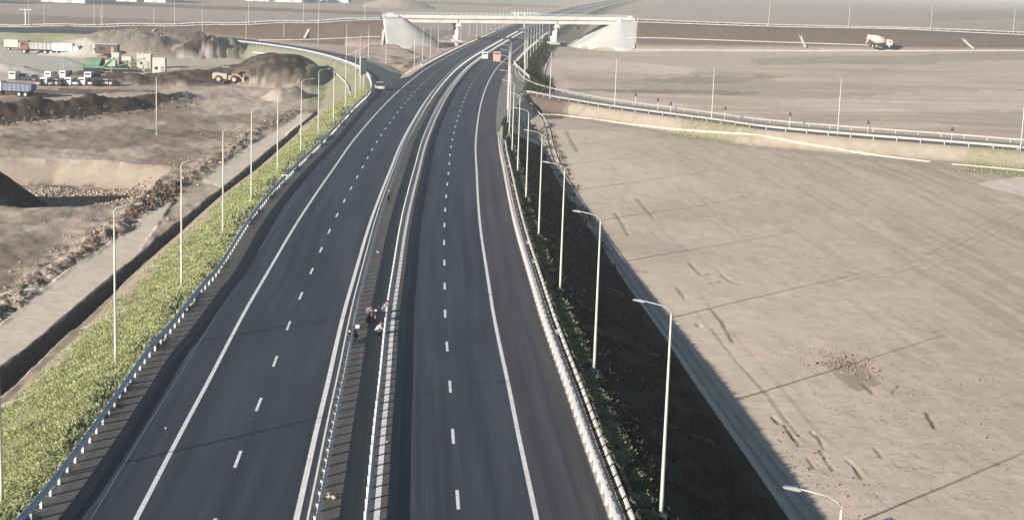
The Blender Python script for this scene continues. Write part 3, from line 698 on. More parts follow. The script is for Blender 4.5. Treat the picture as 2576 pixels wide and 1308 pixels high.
barrier('blue-grey steel barrier on the left shoulder, bending onto the left ramp', [Vector((p.x, p.y, p.z)) for p in rl if True][:int(np.argmax([p.x < -118 for p in rl])) or None], rail_m, post_m, 1.75, 1, under=False, prof=LOWER(.18), hp=.82)
ysb = np.arange(26, 760, 4.0)
barrier('pale double-beam barrier on the left side of the median', [off(y, O_LMED + 0.72) for y in ysb], rail_w, post_m, 1.75, -1, double=True, under=False, prof=LOWER(.14), hp=.86)
barrier('pale single barrier on the right side of the median beside the right carriageway line', [off(y, O_RMED - 0.42) for y in ysb], rail_w, post_m, 1.75, 1, under=False, prof=LOWER(.28), hp=.72)
barrier('white steel barrier along the right shoulder above the shaded slope', [off(y, OR_SH + 0.12) for y in np.arange(26, 252, 3.5)], rail_w, post_m, 1.75, -1, under=False)
barrier('white steel barrier on the right shoulder between the ramp and the overpass', [off(y, OR_SH + np.interp(y, [400, 470], [6.5, 0.4])) for y in np.arange(392, 760, 5)], rail_w, post_m, 4.0, -1)
barrier('white barrier on the far side of the ramp crossing the right-hand field', [p + Vector((0, 0.3, 0)) for p in rf_[14:]], rail_r, rail_r, 4.0, 1, prof=WBL, hp=.75, under=False)
barrier('white barrier on the near side of the ramp crossing the right-hand field', [p + Vector((0, -0.3, 0)) for p in rn_[16:]], rail_r, rail_r, 4.0, -1, prof=WBL, hp=.75, under=False)
barrier('pale barrier along the left shoulder between the gravel triangle and the overpass', [off(y, O_LEDGE - 1.9) for y in np.arange(440, 760, 5)], rail_w, post_m, 4.0, 1, prof=WBL, hp=.75, under=False)
barrier('pale barrier along the left edge of the motorway beyond the overpass', [off(y, O_LEDGE - 5) for y in np.arange(765, 2400, 14)], rail_w, post_m, 16, 1, prof=WBL, hp=.75, under=False)
barrier('pale barrier along the right edge of the motorway beyond the overpass', [off(y, O_REDGE + 6) for y in np.arange(765, 2400, 14)], rail_w, post_m, 16, -1, prof=WBL, hp=.75, under=False)
barrier('pale median barrier of the motorway beyond the overpass', [off(y, -5.4) for y in np.arange(765, 2400, 14)], rail_w, post_m, 16, -1, prof=WBL, hp=.75, under=False)

# ------------------------------------------------------------------ concrete drains
def channel(label, pl, w_, m_, depth=0.22, slab=1.7, name='drainage_channel', lift=0.06, cat='drain', group='concrete drainage channels'):
    "open channel of precast slabs laid along a line; joints left open between slabs"
    pl = [Vector(p) for p in pl]; L = [0.0]
    for i in range(1, len(pl)): L.append(L[-1] + (pl[i] - pl[i - 1]).length)
    def pt(s):
        i = max(1, min(int(np.searchsorted(L, s)), len(pl) - 1)); f = (s - L[i - 1]) / max(1e-6, L[i] - L[i - 1]); tn = (pl[i] - pl[i - 1]).normalized()
        return pl[i - 1].lerp(pl[i], f), Vector((tn.y, -tn.x, 0)).normalized()
    B = MB(); s = 0.0
    prof = [(-w_ / 2, 0), (-w_ / 2 + .09, 0), (-w_ * .2, -depth), (w_ * .2, -depth), (w_ / 2 - .09, 0), (w_ / 2, 0), (w_ / 2, -depth - .15), (-w_ / 2, -depth - .15)]
    while s < L[-1] - 0.2:
        e = min(s + slab - 0.05, L[-1]); P0 = []
        jz = random.uniform(-.012, .012)
        for q in (s, e):
            p, n = pt(q)
            P0 += [p + n * a + Vector((0, 0, h + lift + jz)) for a, h in prof]
        k = len(prof)
        B.add(P0, [(i, (i + 1) % k, k + (i + 1) % k, k + i) for i in range(k)] + [tuple(range(k)), tuple(range(2 * k - 1, k - 1, -1))]); s += slab
    o = B.build(name, m_); return tag(o, label, cat, group)
channel('pale slab gutter between the right shoulder barrier and the weeds', [off(y, OR_SH + 0.95) for y in np.arange(26, 250, 3)], 0.78, conc_w, .10, 1.7, lift=.05)
SP_ = [(2120, 1400), (2030, 1290), (1860, 1070), (1700, 850), (1590, 700), (1535, 620), (1480, 545), (1420, 450), (1398, 405), (1384, 360), (1376, 322), (1358, 290), (1332, 262), (1312, 250)]
tp = []
for x, y in SP_:
    z = float(GR(np.array([10.]), np.array([at(x, y, -3).y]))[0]); 
    for _ in range(3): q = at(x, y, z); z = hz1(q.x, q.y) + .02
    tp.append(at(x, y, z))
def drape(pl, dz=0.02, st=2.0):
    r = smooth_poly([Vector((p.x, p.y, 0)) for p in pl], st); zz = hz([p.x for p in r], [p.y for p in r])
    zz = np.convolve(np.pad(zz, 2, 'edge'), np.ones(5) / 5, 'valid')
    return [Vector((p.x, p.y, float(q) + dz)) for p, q in zip(r, zz)]
channel('pale open channel along the foot of the shaded slope', drape(tp), 0.9, conc, .2, 2.5, lift=.08)
def gpx(x, y, z0=-3.0):
    z = z0
    for _ in range(6): q = at(x, y, z); z = 0.5 * z + 0.5 * hz1(q.x, q.y)
    return at(x, y, z)
channel('cream concrete channel between the ramp slope and the near field', drape([gpx(x, y, -2) for x, y in [(1360, 289), (1420, 291), (1560, 308), (1700, 328), (1932, 358), (2157, 384), (2340, 408)]]), .75, conc_c, .2, 3, lift=.12)
channel('short cream channel at the right end of the ramp slope, past a gap', drape([gpx(x, y, -2) for x, y in [(2395, 414), (2500, 423), (2600, 432), (2800, 450)]]), .75, conc_c, .2, 3, lift=.12)
channel('cream channel curving round the end of the right-hand field near the overpass', drape([gpx(x, y, -2) for x, y in [(1372, 222), (1362, 205), (1364, 185), (1374, 160), (1392, 125), (1400, 112)]]), 1.3, conc_w, .2, 3, lift=.12)
channel('cream channel at the foot of the left ramp slope', drape([gpx(x, y, -3) for x, y in [(885, 232), (880, 215), (862, 194), (838, 178), (800, 165), (744, 151), (690, 144), (640, 140)]]), 1.2, conc_w, .2, 3, lift=.12)
for k, (yy_, lab) in enumerate([(78.5, 'concrete chute down the grassy slope nearest the bottom left corner'), (103, 'concrete chute down the grassy slope, second from the bottom'), (128, 'concrete chute down the grassy slope, third from the bottom'), (152, 'concrete chute down the grassy slope, fourth from the bottom'), (177, 'concrete chute down the grassy slope, fifth from the bottom')]):
    a = Vector((float(XRAIL(yy_)) - .7, yy_, 0)); b2 = Vector((float(np.interp(yy_, [p.y for p in dr], [p.x for p in dr])) - .3, yy_ + 1.0, 0))
    channel(lab, drape([a, a.lerp(b2, .5), b2], 0.03, .8), 0.36, mat('weathered concrete', (.27, .25, .21), .9, 0, .2, 1.5), .1, .9, 'drain_chute', .06, 'drain', 'concrete chutes on the left verge')
for yy_, lab in ((71.5, 'small concrete outlet beside the right gutter near the bottom edge'), (94, 'small concrete outlet beside the right gutter opposite the second right lamp post'), (117, 'small concrete outlet beside the right gutter, third from the bottom'), (141, 'small concrete outlet beside the right gutter, fourth from the bottom')):
    a = off(yy_, OR_SH + 1.35); b2 = off(yy_ + 1, OR_SH + 9.5)
    channel(lab, drape([a, a.lerp(b2, .5), b2], .03, 1.0), 0.35, mat('old concrete', (.10, .10, .095), .9), .08, 1.0, 'drain_chute', .05, 'drain', 'concrete chutes on the right slope')

# ------------------------------------------------------------------ lamp posts
lampm = mat('lamp post paint', (0.50, 0.50, 0.45), 0.5, 0.1, 0.06, 1.0)
headm = mat('lamp housing', (0.33, 0.34, 0.34), 0.4, 0.2)
def make_lamp():
    r = empty('lamp_post')
    MB().tube([(0, 0, 0), (0, 0, .9), (0, 0, 5), (0, 0, 10)], [.10, .095, .07, .045], 10).build('pole', lampm, r, True)
    MB().box((0, 0, .03), (.42, .42, .06)).box((0, 0, -.25), (.6, .6, .5)).build('base', conc_w, r)
    armm = mat('lamp arm', (0.36, 0.36, 0.33), 0.5, 0.1)
    MB().tube([(0, 0, 9.9), (.12, 0, 10.12), (.45, 0, 10.28), (1.35, 0, 10.46)], [.05, .035, .028, .024], 8).build('arm', armm, r, True)
    h = MB(); pr = [(1.25, 10.41), (1.35, 10.38), (1.78, 10.45), (1.85, 10.48), (1.75, 10.52), (1.4, 10.51)]
    h.prism(pr, -.08, .08).build('lamp_head', headm, r)
    return r
proto = make_lamp(); used = [False]
def lamp(x, y, z, rz, label, group, s=1.0):
    if not used[0]: o = proto; used[0] = True
    else: o = copy_tree(proto)
    o.location = (x, y, z); o.rotation_euler = (0, 0, rz); o.scale = (1, 1, s) if s != 1 else (1, 1, 1)
    tag(o, label, 'lamp post', group); return o
ORD = ['nearest', 'second', 'third', 'fourth', 'fifth', 'sixth', 'seventh', 'eighth', 'ninth', 'tenth', 'eleventh', 'twelfth', 'thirteenth', 'fourteenth', 'fifteenth', 'sixteenth', 'seventeenth', 'eighteenth', 'nineteenth', 'twentieth']
def onum(i): return ORD[i] if i < len(ORD) else None
LL = [(4, 1263), (291, 912), (457, 722), (561, 592), (632, 505), (698, 432), (757, 380), (800.5, 338), (839, 304), (869, 274), (893.5, 251)]
for i, (x, y) in enumerate(LL):
    p = gpx(x, y, -.6); lamp(p.x, p.y, p.z, 0.12, ('nearest lamp post' if i == 0 else '%s lamp post from the camera' % onum(i)) + ' on the green verge beside the left shoulder', 'lamp posts along the left verge')
lamp(gpx(905, 190, -.3).x, gpx(905, 190, -.3).y, gpx(905, 190, -.3).z, 0, 'lamp post on the outside of the left ramp bend just past the green verge', 'lamp posts along the left verge')
RR = [(2115, 1790), (1663, 1291), (1494.5, 933), (1409, 729), (1355, 597), (1323, 504), (1302, 437)]
for i in range(14):
    if i == 0: p = Vector((10.5, 47.4, 0))
    elif i < len(RR): p = at(*RR[i], -.1)
    else: p = off(205 + 25 * (i - 6), O_REDGE + 5.3)
    z = hz1(p.x, p.y)
    lamp(p.x, p.y, z, math.pi - .12, ('nearest lamp post' if i == 0 else '%s lamp post from the camera' % onum(i)) + ' along the top of the shaded right slope', 'lamp posts along the right shoulder')
k = 0
for y in np.arange(395, 640, 25):
    p = off(y, O_REDGE + 8.5 - (1.6 if y > 450 else 0)); lamp(p.x, p.y, hz1(p.x, p.y), math.pi, '%s lamp post from the right ramp towards the overpass' % ('first' if k == 0 else onum(k)), 'lamp posts between the right ramp and the overpass'); k += 1
for i, (x, y) in enumerate([(1383, 249), (1546, 274), (1790, 304), (2107, 340), (2567, 381)]):
    p = at(x, y, -.05); lamp(p.x, p.y, -.3, 1.9, ['leftmost', 'second from left', 'middle', 'fourth from left', 'rightmost'][i] + ' lamp post standing on the near edge of the right ramp', 'lamp posts along the right ramp')
for i, (x, y) in enumerate([(1598, 50), (1919, 61), (2114, 69), (2313, 71), (2513, 80), (2715, 86)]):
    q = AR + Vector((RDIR[0], RDIR[1], 0)) * ((x - 1547) / 4000 * 655) + Vector((RDIR[1], -RDIR[0], 0)) * 6.0
    lamp(q.x, q.y, hz1(q.x, q.y), 1.5, ['pale short lamp post at the right abutment of the overpass', 'leftmost full-height', 'second from left', 'third from left', 'fourth from left', 'fifth from left'][i] + ('' if i == 0 else ' lamp post on top of the brown embankment right of the overpass'), 'lamp posts on the right overpass embankment', .35 if i == 0 else 1)
for i, (x, y) in enumerate([(1042, 170), (1063, 155), (1083, 142), (1102, 130), (1123, 115), (1159, 100), (1180, 92)]):
    p = gpx(x, y, -.5); lamp(p.x, p.y, p.z, 0, '%s lamp post behind the dirt triangle, counted from the camera' % onum(i), 'lamp posts left of the motorway before the overpass')
for i, (x, y) in enumerate([(971, 164), (927, 148), (871.5, 145), (800, 118), (714, 106), (619, 97), (509, 88), (387, 81), (254, 73), (111, 72)]):
    p = gpx(x, y, -1.0); lamp(p.x, p.y, p.z, .5, '%s lamp post from the right along the inner edge of the left ramp' % ('first' if i == 0 else onum(i)), 'lamp posts along the left ramp', .62 if i == 0 else 1)
for i, u_ in enumerate([-14, -32, -38, -59, -87, -114, -117, -141]):
    q = AL + bdir * u_ - bn * 6.2; lamp(q.x, q.y, hz1(q.x, q.y), 1.8, '%s lamp post from the overpass on the left approach embankment' % ('first' if i == 0 else onum(i)), 'lamp posts on the left overpass embankment')
for s_, o_ in (('left', O_LEDGE - 5.6), ('right', O_REDGE + 7)):
    for y in list(np.arange(690, 1500, 27)) + list(np.arange(1500, 2500, 34)):
        p = off(y, o_); lamp(p.x, p.y, max(hz1(p.x, p.y), -1.2), 0 if s_ == 'left' else math.pi, 'thin pale lamp post in the dense row beyond the overpass, %s side' % s_, 'dense row of lamp posts on the %s beyond the overpass' % s_)
lamp_site = gpx(394, 338, -4.7)
r = empty('utility_pole', lamp_site); tag(r, 'lone bare pole without a lamp standing in the dug-up ground on the left', 'pole')
MB().tube([(0, 0, -.3), (0, 0, 5), (0, 0, 10.2)], [.11, .09, .06], 10).build('pole', lampm, r, True); MB().box((0, 0, .05), (.4, .4, .1)).build('base', conc_w, r)

# ------------------------------------------------------------------ overpass
br = empty('overpass', AL); tag(br, 'pale concrete road bridge on two piers crossing over the motorway', 'bridge')
LB = (AR - AL).length; ang = math.atan2(bdir.y, bdir.x); br.rotation_euler = (0, 0, ang)
zt = lambda u: 8.5 + 1.45 * u / LB          # deck surface
def bbar(u0, u1, v0, v1, h0, h1, B):
    "box in bridge coordinates following the deck slope"
    P0 = [(u, v, zt(u) + h) for u in (u0, u1) for v in (v0, v1) for h in (h0, h1)]
    return B.add(P0, [(0, 1, 3, 2), (4, 6, 7, 5), (0, 4, 5, 1), (2, 3, 7, 6), (0, 2, 6, 4), (1, 5, 7, 3)])
bbar(-3, LB + 3, -6.3, 6.3, -.45, 0, MB()).build('deck', conc_w, br)
for v in (-6.6, 6.3): bbar(-6, LB + 6, v, v + .3, -.62, .42, MB()).build('edge_beam', conc_w, br)
pier_u = (LB * .26, LB * .71)
spans = [(-.5, pier_u[0] - .2), (pier_u[0] + .2, pier_u[1] - .2), (pier_u[1] + .2, LB + .5)]
for a, b_ in spans:
    for v in (-5.9, -3.0, 0, 3.0, 5.3): bbar(a, b_, v, v + .6, -2.25, -.46, MB()).build('girder', conc_w, br)
for u_ in pier_u:
    q = AL + bdir * u_; g = -.6
    pr = MB(); pr.box((u_, 0, zt(u_) - 2.26 - .75), (1.7, 11.5, 1.5)); cap = pr.build('pier_cap', conc_w, br)
    for v in (-4.2, 0, 4.2): MB().tube([(u_, v, g - 2), (u_, v, zt(u_) - 3.74)], .62, 18).build('pier_column', conc_w, br, True)
    MB().box((u_, 0, g + .1), (3.0, 11.5, .7)).build('pier_footing', conc, br)
for u_ in (-.9, LB + .9):
    MB().box((u_, 0, zt(u_) - 1.9), (1.4, 13.2, 3.6)).build('abutment', conc_w, br)
    sgn = -1 if u_ < 0 else 1
    for v in (-6.9, 6.9): MB().box((u_ + sgn * 2.6, v, zt(u_) - .7), (5.0, .4, 2.6)).build('wing_wall', conc_w, br)
# parapets: handrail with balusters (surface pattern of one part)
for v in (-6.45, 6.45):
    B = MB(); bbar(-6, LB + 6, v - .04, v + .04, 1.35, 1.43, B); bbar(-6, LB + 6, v - .03, v + .03, .9, .95, B)
    for u_ in np.arange(-6, LB + 6, 2.0): bbar(u_, u_ + .07, v - .04, v + .04, .3, 1.36, B)
    B.build('railing', galv, br)
B = MB(); 
for u_ in (-4, LB + 4): MB().box((u_, -6.5, zt(u_) + .9), (2.2, .5, 1.0)).build('parapet_end', conc_w, br)
# revetment cones: paved quarter cones wrapped round each abutment
def cone(u0, sgn, top, drop, name='slope_revetment'):
    B = MB(); rings = 8; seg = 30; vs_ = []
    for i in range(rings + 1):
        hgt = drop * i / rings; rr = hgt / 0.62 + .05
        for k in range(seg + 1):
            # runs along the front, round the near corner and back along the embankment side
            if k <= 22: an = math.pi / 2 * k / 22; cu, cv = u0, -6.6; uu = cu + sgn * math.cos(an) * rr; vv = cv - math.sin(an) * rr
            else: uu = u0 - sgn * (k - 22) * 0.9; vv = -6.6 - rr
            q = AL + bdir * uu + bn * vv
            vs_.append((uu, vv, top - hgt + .22))
    for i in range(rings):
        for k in range(seg): B.f.append((i * (seg + 1) + k, i * (seg + 1) + k + 1, (i + 1) * (seg + 1) + k + 1, (i + 1) * (seg + 1) + k))
    B.v = vs_; o = B.build(name, conc_cone, br, True)
    md_ = o.modifiers.new('thick', 'SOLIDIFY'); md_.thickness = .25; md_.offset = -1
    # straight front under the deck
    B = MB(); B.add([(u0 + sgn * .05, -6.7, top + .22), (u0 + sgn * .05, 6.7, top + .22), (u0 + sgn * drop / .62, 6.7, top - drop + .22), (u0 + sgn * drop / .62, -6.7, top - drop + .22)], [(0, 1, 2, 3)])
    o = B.build(name, conc_cone, br); md_ = o.modifiers.new('thick', 'SOLIDIFY'); md_.thickness = .25; md_.offset = 0
cone(0, 1, 8.35, 11.8); cone(LB, -1, 9.75, 11.8)
# pale kerb stones and chutes on the embankments
def emb_line(label, pts, w_, m_=conc_w): return channel(label, drape([gpx(x, y, z) for x, y, z in pts], .05, 6), w_, m_, .12, 6, 'drainage_channel', .18)
def LP(u_, v_): q = AL + bdir * u_ - bn * v_; return Vector((q.x, q.y, 0))
def RP(u_, v_): return Vector((AR.x + RDIR[0] * u_ + RDIR[1] * v_, AR.y + RDIR[1] * u_ - RDIR[0] * v_, 0))
for lab, pl, ww in (('pale kerb along the top edge of the left overpass embankment', [LP(u_, 6.3) for u_ in range(-3, -260, -12)], 1.3), ('thin pale berm drain half way down the left overpass embankment', [LP(u_, 17) for u_ in range(-9, -82, -8)], .6),
    ('pale kerb along the top edge of the right overpass embankment', [RP(u_, 6.3) for u_ in range(4, 330, 12)], .9), ('thin pale berm drain half way down the right overpass embankment', [RP(u_, 17) for u_ in range(4, 112, 10)], .5),
    ('pale chute down the brown slope left of the overpass', [LP(-33, 6.5), LP(-36, 11), LP(-38, 17)], 1.0), ('second pale chute down the brown slope left of the overpass', [LP(-92, 6.5), LP(-95, 11)], 1.0),
    ('pale chute down the brown slope right of the overpass, the nearer to it', [RP(72, 6.5), RP(73, 13), RP(74, 21)], .9), ('pale chute down the brown slope right of the overpass, beyond the mixer', [RP(136, 6.5), RP(138, 13), RP(140, 19)], .9),
    ('pale strip at the foot of the right overpass embankment', [RP(u_, 25 - u_ * .035) for u_ in range(4, 320, 12)], 1.2),
    ('pale kerb edging the left revetment cone of the overpass', [LP(-6.2, 6.6), LP(-7.5, 14), LP(-9, 24)], .9), ('pale kerb edging the right revetment cone of the overpass', [RP(6.2, 6.6), RP(6.4, 14), RP(6.6, 24)], .9)):
    channel(lab, drape(pl, .04, 3), ww, conc_w, .1, 3, 'kerb' if 'kerb' in lab else 'drainage_channel', .16, 'kerb' if 'kerb' in lab else 'drain', 'pale kerbs and drains on the overpass embankments')

# barriers on the two approach embankments
barrier('pale barrier on the left approach road of the overpass', [Vector((q.x, q.y, hz1(q.x, q.y))) for q in [LP(u_, 5.4) for u_ in range(-8, -270, -6)]], rail_w, post_m, 4, 1, prof=WBL, hp=.75, under=False, group='crash barriers on the overpass approaches')
barrier('pale barrier on the right approach road of the overpass', [Vector((q.x, q.y, hz1(q.x, q.y))) for q in [RP(u_, 5.4) for u_ in range(8, 330, 6)]], rail_w, post_m, 4, 1, prof=WBL, hp=.75, under=False, group='crash barriers on the overpass approaches')

# gantry beyond the bridge
q = off(810, -5.6); g = empty('sign_gantry', (q.x - 1, q.y, 0)); tag(g, 'white T-shaped sign gantry standing behind the overpass', 'gantry')
MB().tube([(0, 0, -1), (0, 0, 7.6)], .42, 12).build('column', conc_w, g, True)
B = MB(); B.tube([(-7, 0, 7.4), (6.5, 0, 7.4)], .16, 8); B.tube([(-7, 0, 7.9), (6.5, 0, 7.9)], .16, 8)
for k in range(14): B.tube([(-7 + k, 0, 7.4 if k % 2 else 7.9), (-6 + k, 0, 7.9 if k % 2 else 7.4)], .07, 6)
B.build('beam', lampm, g); signw = mat('sign sheet', (0.62, 0.62, 0.6), .6)
for x in (-5.2, -3.4): MB().box((x, -.3, 6.1), (.5, .12, 2.4)).build('sign_panel', signw, g)

# signs, marker posts
def sign_edge():
    p = gpx(911, 230, -.3); r = empty('road_sign', p, 1.35); tag(r, 'large road sign seen edge-on between two green-white posts beside the left ramp', 'road sign')
    gs = mat('sign green', (0.32, 0.42, 0.38), .5, .1, .1)
    for x in (-1.3, 1.3): MB().tube([(x, 0, -.3), (x, 0, 7.4)], .12, 10).build('post', lampm, r, True)
    MB().box((0, -.2, 5.4), (4.2, .1, 3.6)).build('panel', gs, r)
    B = MB(); [B.box((0, -.12, z), (4.0, .08, .1)) for z in (4.2, 5.4, 6.6)]; B.build('bracket', galv, r)
sign_edge()
mk = None
dkp = mat('marker dark', (0.07, 0.065, 0.06), .6)
for i, (x, y) in enumerate([(1654, 283), (1686, 293), (1823, 306), (1986, 322), (2182, 344), (2393, 362), (1598, 268)]):
    p = at(x, y, 0)
    if mk is None:
        mk = empty('marker_post'); MB().tube([(0, 0, -.5), (0, 0, 2.9)], .05, 8).build('post', lampm, mk, True); MB().box((0, -.06, 2.6), (.5, .05, .7), top=.8).build('plate', dkp, mk); o = mk
    else: o = copy_tree(mk)
    o.location = (p.x, p.y, -.2); tag(o, 'small dark-plated marker post on the right ramp, %s from the left' % ['second', 'third', 'fourth', 'fifth', 'sixth', 'seventh', 'first'][i], 'marker post', 'marker posts along the right ramp')
p = gpx(65, 70, -3); r = empty('mast', p); tag(r, 'thick white T-topped mast near the top left corner', 'mast')
MB().tube([(0, 0, -.5), (0, 0, 7.5)], [.42, .3], 12).build('column', conc_w, r, True); B = MB(); B.tube([(-2.4, 0, 7.5), (2.4, 0, 7.5)], .14, 8); B.build('crossarm', lampm, r); MB().box((0, 0, .3), (3, 3, .6)).build('foundation', conc_w, r)
for x in (-2.2, 0, 2.2): MB().box((x, 0, 7.75), (.5, .35, .3)).build('fitting', galv, r)

# ------------------------------------------------------------------ vehicles
def wheel(x, y, z, r, w_, parent, rim=None):
    n = 18
    t_ = MB().tube([(x, y - w_ / 2, z), (x, y - w_ / 2 + .02, z), (x, y + w_ / 2 - .02, z), (x, y + w_ / 2, z)], [r * .9, r, r, r * .9], n).build('wheel', dark_m, parent)
    sd_ = 1 if y > 0 else -1
    MB().tube([(x, y + sd_ * (w_ / 2 - .02), z), (x, y + sd_ * (w_ / 2 + .02), z)], [r * .6, r * .5], 12).build('rim', rim or galv, t_)
def car(label, loc, rz, col, L=4.2, W=1.75, Ht=1.45, van=False, group=None, cat='car', name='parked_car'):
    root = empty(name, loc, rz); tag(root, label, cat, group)
    pm = mat('car paint %.2f %.2f %.2f' % col, col, .35, .1, spec=.5)
    h = L / 2; b0 = .28
    if van: prof = [(-h, .45), (-h + .05, b0), (h - .1, b0), (h, .5), (h - .05, .95), (h - .75, 1.15), (h - 1.35, Ht), (-h + .25, Ht), (-h + .03, Ht - .3)]
    else: prof = [(-h, .5), (-h + .12, b0), (h - .12, b0), (h, .5), (h - .05, .72), (h - 1.05, .90), (-h + .75, .95), (-h + .04, .9)]
    B = MB(); hw = W / 2; n = len(prof); rows = [(-hw, .93), (-hw + .06, 1), (hw - .06, 1), (hw, .93)]
    for yv, s in rows:
        for px_, pz in prof: B.v.append((px_ * s, yv if s != 1 else yv, b0 + (pz - b0) * (s if pz > .6 else 1)))
    for r_ in range(3):
        for i in range(n): B.f.append((r_ * n + i, r_ * n + (i + 1) % n, (r_ + 1) * n + (i + 1) % n, (r_ + 1) * n + i))
    B.f.append(tuple(range(n))); B.f.append(tuple(3 * n + i for i in reversed(range(n))))
    B.build('body', pm, root)
    if not van:
        # greenhouse: dark glass band under a painted roof
        lo = [(-h + .38, -hw + .1), (h - 1.15, -hw + .1), (h - 1.15, hw - .1), (-h + .38, hw - .1)]; hi = [(-h + .85, -hw + .28), (h - 1.95, -hw + .28), (h - 1.95, hw - .28), (-h + .85, hw - .28)]
        G = MB(); G.add([(x, y, .9) for x, y in lo] + [(x, y, Ht - .05) for x, y in hi], [(0, 1, 5, 4), (1, 2, 6, 5), (2, 3, 7, 6), (3, 0, 4, 7), (4, 5, 6, 7), (0, 3, 2, 1)]); G.build('windows', glass, root)
        MB().box(((hi[0][0] + hi[1][0]) / 2, 0, Ht - .02), (hi[1][0] - hi[0][0] + .06, 2 * (hw - .28) + .04, .06), top=.94).build('roof', pm, root)
    else:
        MB().box((h - 1.08, 0, 1.32 * Ht / 1.9), (.05, W - .3, .5), tilt=Matrix.Rotation(-.9, 3, 'Y')).build('windscreen', glass, root)
        for s in (-1, 1): MB().box((h - 1.75, s * (hw + .003), Ht - .42), (.9, .02, .4)).build('window', glass, root)
        MB().box((-h + .005, 0, Ht - .5), (.04, W - .5, .38)).build('rear_window', glass, root)
    for sx in (-1, 1):
        for sy in (-1, 1): wheel(sx * (h - .8), sy * (hw - .1), .32, .32, .2, root)
    rl_ = mat('tail lamp', (0.35, .02, .02), .3); hl = mat('head lamp', (.75, .75, .72), .2)
    for sy in (-1, 1):
        MB().box((-h - .005, sy * (hw - .25), .75), (.05, .28, .14)).build('tail_light', rl_, root); MB().box((h - .01, sy * (hw - .27), .66), (.05, .32, .13)).build('headlight', hl, root)
    MB().box((-h - .02, 0, .45), (.04, .5, .12)).build('number_plate', signw, root)
    return root
WHT = (.52, .52, .51)
p = at(951, 228, 0); car('white hatchback driving up the left ramp entrance, casting a shadow to its right', (p.x + .1, p.y + 2.2, .01), math.radians(100), WHT, 4.5, 1.95, 1.7, name='moving_car')
p = at(1250, 158, 0); q_ = car('pink-white van driving in the middle of the right carriageway before the overpass', (p.x, p.y + 2.6, .01), math.radians(89), (.55, .30, .28), 5.3, 2.2, 3.1, True, cat='van', name='moving_van')
p = at(1220, 151, 0); q_ = car('pale van standing against the median barrier beside the pink-white van', (p.x, p.y + 2.4, .01), math.radians(89), (.62, .61, .60), 4.8, 1.9, 2.3, True, cat='van', name='parked_van')
# row of parked cars on the site
colours = [((.70, .70, .69), 'white'), ((.10, .11, .13), 'dark grey'), ((.55, .54, .52), 'light grey'), ((.03, .03, .035), 'black'), ((.72, .72, .71), 'white'), ((.20, .19, .19), 'grey'), ((.66, .65, .63), 'pale'), ((.16, .12, .11), 'brown'), ((.09, .07, .06), 'dark brown'), ((.73, .72, .70), 'white'), ((.17, .16, .15), 'dark'), ((.05, .045, .045), 'blackish')]
xs_ = [118, 138, 155, 171, 192, 214, 240, 264, 292, 320, 352, 385]
xs_ = [118, 134, 149, 163, 184, 205, 232, 254, 272, 298, 330, 370]
xs_ = [112, 126, 141, 158, 175, 192, 211, 229, 247, 264, 280, 97]
dz = {}
for i, (x, (cl, nm)) in enumerate(zip(xs_, colours)):
    p = gpx(x * 1.0, 217, -4.6); dz[x] = nm
order = sorted(zip(xs_, colours)); wd = ['first', 'second', 'third', 'fourth', 'fifth', 'sixth', 'seventh', 'eighth', 'ninth', 'tenth', 'eleventh', 'twelfth']
for i, (x, (cl, nm)) in enumerate(order):
    p = gpx(x, 217, -4.6); van = nm in ('white', 'pale') and i % 2 == 1
    car('%s %s parked %s from the left in the front row of site vehicles' % (nm, 'van' if van else 'car', wd[i]), (p.x, p.y + 2, p.z + .02), math.radians(80 + random.uniform(-8, 8)), cl, 4.2, 1.75, 2.0 if van else 1.5, van, 'cars parked on the building site', 'van' if van else 'car')
for i, (x, y, cl, nm, van) in enumerate([(30, 203, WHT, 'white', True), (52, 203, WHT, 'white', False), (80, 206, (.05, .06, .10), 'dark blue', False), (122, 203, (.68, .67, .65), 'pale', True), (160, 200, WHT, 'white', True), (216, 204, (.66, .65, .62), 'cream', True), (255, 205, (.5, .48, .45), 'beige', False)]):
    p = gpx(x, y, -4.6); car('%s %s in the back row of site vehicles, %s from the left' % (nm, 'van' if van else 'car', wd[i]), (p.x, p.y + 3, p.z + .02), math.radians(85 + random.uniform(-12, 12)), cl, 4.6, 1.8, 2.1 if van else 1.5, van, 'cars parked on the building site', 'van' if van else 'car')

def dumper(label, loc, rz, cab, body, group=None, box_len=6.0, boxcol=None, name='dump_truck', cat='truck', scale=1.0):
    root = empty(name, loc, rz); tag(root, label, cat, group); root.scale = (scale,) * 3
    pc = mat('cab %.2f %.2f %.2f' % cab, cab, .4, .1); pb = mat('body %.2f %.2f %.2f' % body, body, .6, .1, .15, 1.0)
    MB().box((0, 0, .95), (8.4, .9, .3)).build('chassis', dark_m, root)
    c_ = MB().prism([(2.4, 1.0), (4.3, 1.0), (4.3, 1.9), (4.05, 2.95), (2.5, 3.05), (2.4, 2.9)], -1.2, 1.2).build('cab', pc, root)
    MB().box((4.2, 0, 2.35), (.05, 2.1, .75), tilt=Matrix.Rotation(-.23, 3, 'Y')).build('windscreen', glass, c_)
    for s in (-1, 1): MB().box((3.5, s * 1.21, 2.3), (.8, .03, .6)).build('window', glass, c_)
    MB().prism([(-4.3, 1.5), (-3.9, 1.15), (1.9, 1.15), (2.15, 1.5), (2.2, 2.75), (-4.4, 2.6)], -1.24, 1.24).build('tipper_body', pb, root)
    B = MB(); 
    for s in (-1, 1):
        for k in range(7): B.box((-3.9 + k * .98, s * 1.28, 1.95), (.12, .1, 1.4))
    B.build('body_ribs', pb, root)
    for x in (3.3, -1.6, -3.0):
        for s in (-1, 1): wheel(x, s * 1.0, .52, .52, .38, root)
    return root
